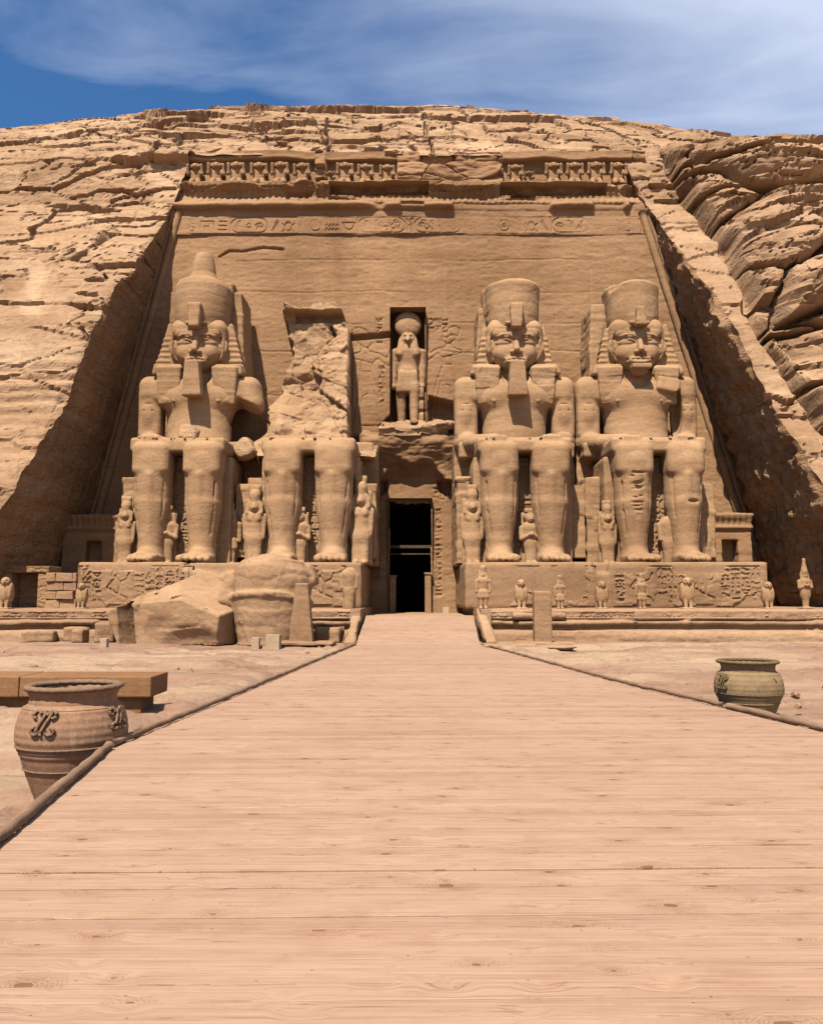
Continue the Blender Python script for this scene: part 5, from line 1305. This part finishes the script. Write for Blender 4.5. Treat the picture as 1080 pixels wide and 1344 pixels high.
for kind, px_, yt, D, z, label, group in [
    ('queen', 165, 650, 39.9, PED, 'slender queen figure on the outer side of the leftmost colossus', gq),
    ('prince', 219, 665, 39.6, PED, 'small figure with folded arms between the shins of the leftmost colossus', gp),
    ('queen', 334, 634, 39.9, PED, 'queen figure standing at the left leg of the ruined colossus', gq),
    ('prince', 393, 667, 39.6, PED, 'small figure with folded arms between the shins of the ruined colossus', gp),
    ('queen', 473, 622, 39.9, PED, 'tall wigged queen figure on the left edge of the doorway recess', gq),
    ('queen', 620, 634, 39.9, PED, 'tall wigged queen figure on the right edge of the doorway recess', gq),
    ('prince', 696, 668, 39.6, PED, 'small figure between the shins of the colossus right of the doorway', gp),
    ('queen', 797, 655, 39.9, PED, 'queen figure standing in the gap between the two right colossi', gq),
    ('headless', 877, 670, 39.6, PED, 'headless small figure between the shins of the rightmost colossus', gp),
    ('king', 302, 655, 40.6, PED, 'narrow royal figure in the shade right of the leftmost colossus', gq)]:
    x = at(px_, 700, D)[0]; h = (at(px_, yt, D)[2]-z)/1.03
    figure(kind, x, D, z-.02, h, label, group)
gt = 'small statues standing along the terrace'
for kind, px_, yt, D, label, pl_ in [
    ('falcon', 7, 757, 34.6, 'falcon statue at the far left end of the terrace, before the small dark shrine', None),
    ('falcon', 107, 765, 34.6, 'falcon statue on a square block beside the left end of the left pedestal', (.9, .02)),
    ('headless', 458, 742, 35.2, 'broken pale figure before the left pedestal, next to the ramp', None),
    ('king', 634, 742, 35.0, 'worn standing figure before the right pedestal, next to the ramp', None),
    ('falcon', 684, 760, 35.2, 'first falcon statue right of the ramp, behind the small stone altar', None),
    ('king', 735, 755, 35.2, 'slim standing figure between two falcons under the colossus right of the doorway', None),
    ('falcon', 790, 762, 35.2, 'plump falcon statue below the gap between the two right colossi', None),
    ('king', 842, 752, 35.2, 'standing figure with crossed arms below the left foot of the rightmost colossus', None),
    ('falcon', 902, 757, 35.2, 'slender falcon statue below the right foot of the rightmost colossus', None),
    ('falcon', 1008, 763, 35.2, 'falcon statue at the right end of the right pedestal', None),
    ('osiris', 1057, 733, 35.0, 'mummy-shaped king statue with tall crown at the far right of the terrace', None)]:
    x, _, z0 = at(px_, 798, D); z0 = 1.15; h = (at(px_, yt, D)[2]-z0)/(1.06 if kind == 'osiris' else .98)
    figure(kind, x, D, z0-.01, h, label, gt, plinth=pl_)

# god in the niche
root = empty('niche_god_statue', (-.21, 46.85, 11.5), label='falcon-headed god with a sun disc striding inside the tall niche', cat='statue')
F = Field((-1.1, -.9, -.02), (1.1, .7, 5.9), .04)
for sx in (-1, 1):
    F.add(cone((sx*.38, -.05-sx*.12, 2.3), (sx*.36, -.1-sx*.25, .3), .34, .22), .08); F.add(ell((sx*.36, -.35-sx*.25, .12), (.24, .42, .14)), .08)
    F.add(cone((sx*.84, .05, 4.35), (sx*.84, .0, 2.45), .24, .18), .08); F.add(ell((sx*.84, -.06, 2.3), (.17, .2, .2)), .05)
    F.add(cone((sx*.34, -.05, 5.1), (sx*.46, -.28, 4.2), .20, .20), .08)
F.add(box((0, -.08, 2.55), (.62, .36, .68), .18, tx=-.10), .08); F.add(cone((0, 0, 3.0), (0, 0, 4.3), .46, .68, 1.0, .65), .15)
F.add(cone((0, .03, 3.25), (0, .03, 3.25), .58, .58, 1, .75), .04); F.add(ell((0, 0, 4.35), (.92, .36, .36)), .12)
F.add(ell((0, -.05, 5.15), (.44, .42, .42)), .08); F.add(cone((0, -.35, 5.1), (0, -.62, 4.92), .18, .07), .08)
for sx in (-1, 1): F.sub(ell((sx*.2, -.42, 5.22), (.1, .1, .07)), .03)
field_obj(F, 'body', M['statue'], root, .025, 2, 801, .015)
F = Field((-.95, -.5, 5.2), (.95, .5, 6.95), .045); F.add(ell((0, .05, 6.05), (.80, .36, .80)), .02); F.add(cone((0, -.3, 5.45), (0, -.42, 5.75), .08, .06), .04)
field_obj(F, 'sun_disc', M['statue'], root, .02, 2, 802, .01)
F = Field((.5, -.7, -.02), (1.0, .3, 2.3), .05); F.add(box((.76, -.1, 1.1), (.16, .22, 1.1), .05), .03); F.sub(box((.76, -.35, 1.5), (.3, .14, .12), .03), .03); F.sub(box((.76, -.35, .8), (.3, .14, .12), .03), .03)
field_obj(F, 'staff_support', M['statue'], root, .03, 2, 803, .01)
# pale rubble shelf under the niche
F = Field((-2.6, -1.6, -1.2), (2.6, 1.6, 1.2), .08)
F.add(box((0, .45, 0), (2.05, 1.05, .34), .12, rx=-.42), .03); F.add(box((.9, .4, .1), (1.4, 1.0, .25), .1, rx=-.3, rz=.1), .05)
V, Q = F.mesh(); V = weather(V, Q, .30, .8, 811, .06, .25)
o = mesh_obj('rubble_shelf', V, Q, M['broken']); o.location = (.15, 45.2, 11.15); tag(o, 'pale sloping rubble shelf directly under the niche', 'rock shelf')

# little stones along the laps
random.seed(9)
st0 = rock('lap_stone', .11, 77, M['broken']); first = True
for (cx_, n_) in ((-11.25, 13), (-4.95, 13), (5.45, 12), (11.9, 12)):
    for i in range(n_):
        o = st0 if first else st0.copy()
        if not first: C.objects.link(o)
        first = False
        o.location = (cx_ + random.uniform(-1.9, 1.9), 38.95+random.uniform(-.06, .25), PED+6.0); s1 = random.uniform(.6, 1.3); o.scale = (s1, s1, s1*.9); o.rotation_euler = (0, 0, random.uniform(0, 6))
        lab = {-11.25: 'loose stone on the lap edge of the leftmost colossus', -4.95: 'loose stone on the lap edge of the ruined colossus', 5.45: 'loose stone on the lap edge of the colossus right of the doorway', 11.9: 'loose stone on the lap edge of the rightmost colossus'}[cx_]
        tag(o, lab, 'stone', 'loose stones on the lap of the colossus at x %d' % 0 if False else lab.replace('loose stone', 'loose stones'))

# ------------------------------------------------------------------ side chapels, walls, stelae
def chapel(x0, x1, y, z0, z1, label, door_=True):
    root = empty('side_chapel', ((x0+x1)/2, y, z0), label=label, cat='chapel'); w_ = (x1-x0)/2
    F = Field((-w_-.5, -.6, -.05), (w_+.5, 2.6, z1-z0+.3), .07); H = z1-z0
    F.add(box((0, 1.2, H/2-.3), (w_, 1.2, H/2-.3), .04), .02)
    F.add(cone((-w_, 0, H-.72), (w_, 0, H-.72), .12, .12), .03)
    F.add(box((0, 1.1, H-.33), (w_+.05, 1.25, .33), .06, ty=.35, tx=.25), .03)
    if door_: F.sub(box((0, -.1, H*.36), (.42, .8, H*.36), .03), .03)
    V, Q = F.mesh(); V = weather(V, Q, .04, 1, 821, .03)
    V[:, 1] += .03*np.cos(V[:, 0]*2*math.pi/.3)*(V[:, 2] > H-.6)*(V[:, 1] < .2)
    mesh_obj('chapel_wall', V, Q, M['facade'], root); return root
chapel(-18.4, -15.0, 43.2, 1.1, 5.95, 'shaded side chapel with a heavy cornice left of the leftmost colossus')
chapel(15.3, 17.55, 42.4, 1.1, 5.95, 'side chapel with a cornice in the corner right of the rightmost colossus')
sh = empty('small_shrine', (-17.6, 37.6, 1.1), label='small dark flat-roofed shrine against the left rock wall', cat='shrine')
mb = MB(); mb.box((-1.0, 0, 0), (-.6, 1.2, 1.65)); mb.box((.6, 0, 0), (1.0, 1.2, 1.65)); mb.box((-1.1, -.05, 1.652), (1.1, 1.3, 1.95)); mb.box((-.598, .8, 0), (.598, 1.2, 1.65)); mb.build('shrine_wall', M['reveal'], sh, bevel=.02)

# coursed wall of small stones at the left end of the pedestal
sw = empty('stone_wall', (-15.7, 37.1, 1.12), label='low wall of rough stone courses at the left end of the left pedestal', cat='wall')
random.seed(12); mb = MB(); zc_ = 0
for r_ in range(4):
    x = -.72; hh = random.uniform(.36, .5)
    while x < .5:
        w_ = random.uniform(.3, .8); mb.box((x, random.uniform(-.04, .10), zc_), (min(x+w_-.015, .62), 2.0, zc_+hh-.012-random.uniform(0, .03)), .02); x += w_
    zc_ += hh
mb.build('stone_course', M['terrace'], sw, bevel=.03)
def stele(px_, ytop, ybot, D, w_, label, tilt, group='stone stelae before the terrace'):
    x, _, z0 = at(px_, ybot, D); z0 = -.05; h = at(px_, ytop, D)[2]-z0
    root = empty('stone_stele', (x, D, z0), label=label, cat='stele', group=group)
    F = Field((-w_, -w_, -.02), (w_, w_, h+.1), .04); F.add(box((0, 0, h/2), (w_/2, w_/2*.8, h/2), .03, tx=-tilt, ty=-tilt*.6), .02); F.add(box((0, 0, h-.05), (w_/2-.02-tilt*h/2, w_/2*.8-tilt*.5, .05), .02), .01)
    V, Q = F.mesh(); V = weather(V, Q, .02, 3, 831, .015); V[:, 2] = np.maximum(V[:, 2], 0); mesh_obj('shaft', V, Q, M['pedestal'], root)
    rough_block('base_slab', (-w_*1.5, -w_, -.02), (w_*1.8, w_*1.2, .16), M['terrace'], root, .06, 833, .03, .05, .04)
    return root
stele(396, 766, 843, 29.6, .66, 'tapering stone stele leaning by the round fallen crown block', .10)
stele(712, 776, 850, 29.2, .62, 'short square stone stele on a stepped base right of the ramp', .0)
for sx, px0, px1, lab in ((-1, 470, 474, 'pale parapet stone along the left edge of the ramp'), (1, 618, 645, 'pale sloping parapet stone along the right edge of the ramp')):
    F = Field((-.5, -3.6, -.6), (.5, 3.6, 1.3), .07); F.add(box((0, 0, .3), (.20, 3.1, .26), .04, rx=-.17 if sx else 0), .03)
    V, Q = F.mesh(); V = weather(V, Q, .04, 1.2, 840+sx, .03, .06)
    o = mesh_obj('parapet_stone', V, Q, M['broken']); o.location = ((-2.18 if sx < 0 else 2.82), 31.6, .10); o.rotation_euler = (0, 0, -.02*sx); tag(o, lab, 'parapet', 'parapet stones beside the ramp')

# ------------------------------------------------------------------ fallen blocks
def fallen_torso():
    root = empty('fallen_statue_block', at(226, 848, 30.6)[:2] + (-.1,), label='huge angular fallen statue block with a notched left end, lying before the left pedestal', cat='boulder', group='fallen pieces of the ruined colossus')
    F = Field((-2.7, -1.9, -.05), (2.6, 2.4, 3.1), .05)
    F.add(box((0, .4, 1.2), (2.35, 1.55, 1.6), .05), .02)
    def plane(n, dd, c=(0, 0, 0)):
        n = np.array(n, float); n /= np.linalg.norm(n); c = np.array(c, float)
        return (lambda X, Y, Z: -((X-c[0])*n[0]+(Y-c[1])*n[1]+(Z-c[2])*n[2]-dd)), np.full(3, -9.), np.full(3, 9.)
    F.sub(plane((-.10, -.50, 1), 0, (-1.2, -1.1, 1.52)), .03); F.sub(plane((-.45, -.1, 1), 0, (-1.2, 0, 1.75)), .05); F.sub(plane((.42, -.35, 1), 0, (.9, .2, 2.0)), .05)
    F.sub(plane((-1, -.2, -.38), 0, (-2.2, -1, 1.4)), .03); F.sub(plane((1, -.35, -.10), 0, (2.15, -.6, 1.0)), .04); F.sub(plane((1, -.2, .9), 0, (1.9, 0, 1.75)), .05)
    F.sub(box((-1.38, -1.3, .3), (.22, .9, 1.25), .03, rz=.5, ry=-.12), .03)
    F.sub(ell((.9, -2.0, -.25), (1.9, 1.25, 1.35)), .12); F.sub(ell((-.1, -1.9, .5), (.9, .9, 1.1)), .15)
    F.add(ell((1.35, -.72, 1.28), (.42, .26, .20)), .08); F.sub(ell((1.35, -.98, 1.26), (.22, .10, .06)), .03)
    F.sub(cone((-1.0, -1.2, 1.72), (.2, .6, 2.05), .035, .03), .03); F.sub(cone((-.3, -1.3, 1.6), (1.6, .1, 2.0), .03, .03), .03); F.sub(cone((1.2, -1.0, .5), (2.1, -.7, .9), .03, .03), .03)
    V, Q = F.mesh(); V = weather(V, Q, .045, 1.2, 851, .025, .06); V[:, 2] = np.maximum(V[:, 2], 0)
    mesh_obj('block', V, Q, M['boulder'], root)
fallen_torso()
def fallen_crown():
    root = empty('fallen_crown_block', at(357, 845, 30.8)[:2] + (-.1,), label='rounded drum-shaped piece of fallen crown with a bright domed top', cat='boulder', group='fallen pieces of the ruined colossus')
    prof = [(1.30, 0), (1.36, .5), (1.44, 1.1), (1.49, 1.45), (1.56, 1.54), (1.55, 1.70), (1.43, 1.78), (1.46, 2.2), (1.42, 2.65), (1.18, 3.02), (.6, 3.2), (.1, 3.22)]
    zs = np.array([p[1] for p in prof]); rr = np.array([p[0] for p in prof])
    F = Field((-2.2, -2.0, -.05), (2.2, 2.0, 3.5), .06)
    def fn(X, Y, Z):
        Zt = Z + .16*Y + .05*X; r = np.interp(Zt.ravel(), zs, rr).reshape(Zt.shape); return np.maximum(np.sqrt(X**2+Y**2)-r, Zt-3.2)*.9
    F.add((fn, np.array([-2.2, -2, -.2]), np.array([2.2, 2, 3.5])), .03)
    F.add(box((-1.45, .5, 2.0), (.5, .8, .7), .25, ry=.3), .2); F.add(box((1.2, .6, 2.5), (.4, .8, .4), .2, ry=-.4), .2)
    V, Q = F.mesh(); V = weather(V, Q, .06, 1.3, 861, .025, .05); V[:, 2] = np.maximum(V[:, 2], 0)
    mesh_obj('drum', V, Q, M['boulder'], root)
fallen_crown()
# squared blocks and loose stones in front of the terrace
gb = 'small pale blocks on the ground'
for px_, yb, D, w_, h_, lab in ((137, 856, 26.5, .22, .32, 'small upright tan block alone on the sand left of the fallen blocks'), (336, 850, 28.3, .26, .26, 'small white block under the round drum, the left and smaller of two'), (359, 850, 28.3, .46, .36, 'larger white block under the round drum, beside the stele')):
    x = at(px_, yb, D)[0]; mb = MB(); mb.box((x-w_/2, D-w_/2, -.15), (x+w_/2, D+w_/2, h_), .008); o = mb.build('pale_block', M['block'], bevel=.01); tag(o, lab, 'block', gb)
o = None
mb = MB(); x = at(585, 804, 44.5)[0]; mb.box((x-.16, 44.4, .79), (x+.16, 44.7, 1.12), .005); tag(mb.build('pale_block', M['block'], bevel=.01), 'tiny white block on the floor right of the doorway', 'block', gb)
tb = [(-13.3, 33.2, .95, .5, 'squat squared block in front of the terrace below the left falcon'), (-14.6, 32.6, 1.3, .42, 'low broad block in the row before the left terrace'), (-11.9, 32.3, .8, .75, 'slanting stone slab beside the angular fallen block'), (-12.7, 31.9, .5, .5, 'rough cube of rock left of the angular fallen block'), (-3.2, 32.2, 1.1, .6, 'rough block before the terrace just left of the ramp')]
for i, (x, y, w_, h_, lab) in enumerate(tb):
    o = rough_block('squared_block', (-w_/2, -.4, 0), (w_/2, .4, h_+.1), M['terrace'], None, .07, 870+i, .07, .08, .1, 1.4); o.location = (x, y, -.15); o.rotation_euler = (0, 0, random.uniform(-.3, .3)); tag(o, lab, 'block', 'squared blocks before the left terrace')
o = rough_block('curved_moulding_block', (-1.1, -.3, 0), (1.1, .3, .32), M['terrace'], None, .06, 880, .04, .04, .14); o.location = (5.1, 33.35, .72); tag(o, 'loose rounded slab lying on the terrace edge right of the ramp', 'block')
o = rough_block('rock_slab', (-1.6, -.5, 0), (1.6, .5, .25), M['terrace'], None, .07, 881, .08, .1, .1); o.location = (3.9, 27.6, -.13); tag(o, 'flat ledge of rock right of the boardwalk below the short stele', 'rock')
o = rock('flat_rock', .45, 31, M['terrace']); o.scale = (1, .7, .42); o.location = (-5.35, 10.1, -.68); tag(o, 'flat brown rock at the left edge behind the near clay pot', 'rock')
random.seed(21)
pb = [rock('ground_pebble', .12, 40+i, M['terrace']) for i in range(3)]
spots = []
while len(spots) < 95:
    y = random.uniform(9, 31); x = random.uniform(-y*.5, y*.5)
    if lxe(y)-.4 < x < rxe(y)+.4: continue
    spots.append((x, y))
for i, (x, y) in enumerate(spots):
    o = pb[i] if i < 3 else pb[i % 3].copy()
    if i >= 3: C.objects.link(o)
    o.location = (x, y, -.12); k = random.uniform(.25, 1.1); o.scale = (k, k, k*.7); o.rotation_euler = (0, 0, random.uniform(0, 6))
    side = 'left' if x < 0 else 'right'
    tag(o, 'small rough stone lying on the sand %s of the boardwalk' % side, 'stone', 'stones scattered %s of the boardwalk' % side)

# ------------------------------------------------------------------ clay pots and bench
def rope_rim(root, r, z, t, m, seed):
    mb = MB(); random.seed(seed); n = 90
    V = []; F = []; k_ = 10
    for i in range(n):
        a = 2*math.pi*i/n
        for k in range(k_):
            b = 2*math.pi*k/k_; rr = t*(1+.10*math.sin(26*a+2*b)) * (1+random.uniform(-.05, .05))
            V.append(((r+rr*math.cos(b)*1.1)*math.cos(a), (r+rr*math.cos(b)*1.1)*math.sin(a), z+rr*math.sin(b)*.85))
    for i in range(n):
        for k in range(k_): F.append((i*k_+k, ((i+1) % n)*k_+k, ((i+1) % n)*k_+(k+1) % k_, i*k_+(k+1) % k_))
    mb.add(V, F); return mb.build('rim', m, root, smooth=True)
def pot(loc, prof, label, m, mr, ms, orn, bands, scl=1.0):
    root = empty('clay_pot', loc, label=label, cat='pot', group='large clay pots beside the boardwalk'); root.scale = scl if isinstance(scl, tuple) else (scl,)*3
    # dense profile with slight throwing marks
    P = []
    for (a, b) in zip(prof[:-1], prof[1:]):
        for i in range(8): t = i/8; r_, z_ = a[0]+(b[0]-a[0])*t, a[1]+(b[1]-a[1])*t; P.append([r_, z_])
    P.append(list(prof[-1])); P = np.array(P)
    k3 = np.ones(7)/7; P[3:-3, 0] = np.convolve(P[:, 0], k3, 'valid')
    P[:, 0] += .0018*np.sin(P[:, 1]*95)
    zm = max(p[1] for p in prof)
    inner = [(P[-1, 0]-.03, zm-.005), (P[-1, 0]-.05, zm-.1), (P[-1, 0]+.0, zm-.3), (.2, zm-.7), (.01, zm-.72)]
    mb = MB(); mb.lathe([(.01, 0)] + [tuple(p) for p in P] + inner, 96); mb.build('vessel', ms, root, smooth=True)
    rope_rim(root, prof[-1][0]-.015, zm-.005, .030, mr, 3)
    def rad(z): return float(np.interp(z, P[:, 1], P[:, 0]))
    for zb, tb in bands:
        V = []; F = []; n = 96; mbb = MB(); rr = rad(zb)
        mbb.tube([((rr+.002)*math.cos(2*math.pi*i/n), (rr+.002)*math.sin(2*math.pi*i/n), zb) for i in range(n+1)], tb, 6); mbb.build('raised_band', mr if tb > .007 else ms, root, smooth=True)
    for (ang, zc, sc) in orn:
        mbb = MB()
        def on(u_, z_, o_=.016): rr = rad(z_)+o_; a = ang+u_/rr; return (rr*math.sin(a), -rr*math.cos(a), z_)
        for sg in (-1, 1):
            for (off, dirn) in ((.022, 1), (-.022, 1)):
                pass
            for v_ in (-1, 1):
                pts = []; cx1 = sg*.048*sc; cz1 = zc+v_*.052*sc
                for q in range(15):
                    a = q/14*1.55*math.pi; rr_ = .030*sc*(1-.35*q/14)
                    pts.append(on(cx1-sg*math.cos(a)*rr_, cz1+v_*math.sin(a)*rr_))
                mbb.tube(pts, .011*sc, 7)
            pts = [on(sg*.018*sc+.025*sc*math.sin((q/8-.5)*3), zc+(q/8-.5)*.16*sc) for q in range(9)]; mbb.tube(pts, .010*sc, 7)
        mbb.build('scroll_ornament', mr, root, smooth=True)
    return root
x, _, _ = at(94, 1000, 9.45)
pot((x, 9.45, -.76), [(.20, 0), (.22, .05), (.30, .30), (.365, .52), (.385, .60), (.405, .66), (.408, .74), (.395, .84), (.368, .94), (.335, .975), (.318, .99), (.314, 1.03), (.322, 1.07), (.338, 1.10), (.345, 1.135)],
    'large brown clay pot with scroll ornament, nearest the viewer on the left', M['clay'], M['clay_rim'], M['clay_pale'], [(R(-8), .86, 1.25), (R(74), .86, 1.15), (R(164), .86, 1.15)], [(.62, .010), (.585, .006), (.42, .008), (.955, .006)], (1.46, 1.46, 1.215))
x, _, _ = at(983, 930, 13.0)
pot((x, 13.0, -.42), [(.24, 0), (.27, .05), (.36, .25), (.43, .42), (.475, .52), (.488, .60), (.475, .72), (.44, .80), (.395, .84), (.37, .86), (.365, .90), (.38, .935), (.42, .965), (.425, .985)],
    'squat olive clay pot with a wide rim, right of the boardwalk', M['olive'], M['olive_rim'], M['olive'], [(R(-68), .70, 1.2), (R(200), .70, 1.2)], [(.53, .009), (.40, .007), (.81, .006)], (1.05, 1.05, 1.06))
# round boss on the olive pot
pr_ = [o for o in C.objects if o.name.startswith('clay_pot')][-1]
ob = MB(); ob.tube([(.20+.03*math.cos(a_/6*math.pi), -.408, .73+.03*math.sin(a_/6*math.pi)) for a_ in range(13)], .016, 6)
ob.build('round_boss', M['olive_rim'], pr_, smooth=True)

be = empty('stone_bench', (-5.4, 12.6, -.19), label='long reddish stone bench of two slabs behind the left clay pot', cat='bench')
xr_ = at(198, 905, 12.1)[0]+5.4
for (a, b) in ((xr_-1.9, xr_), (xr_-4.6, xr_-1.912)):
    mb = MB(); mb.box((a, -.5, .36), (b, .35, .66), .004); mb.build('seat_slab', M['bench'], be, bevel=.018)
mb = MB(); mb.box((xr_-4.5, -.38, 0), (xr_-.17, .22, .358)); mb.build('base', M['bench'], be, bevel=.012)
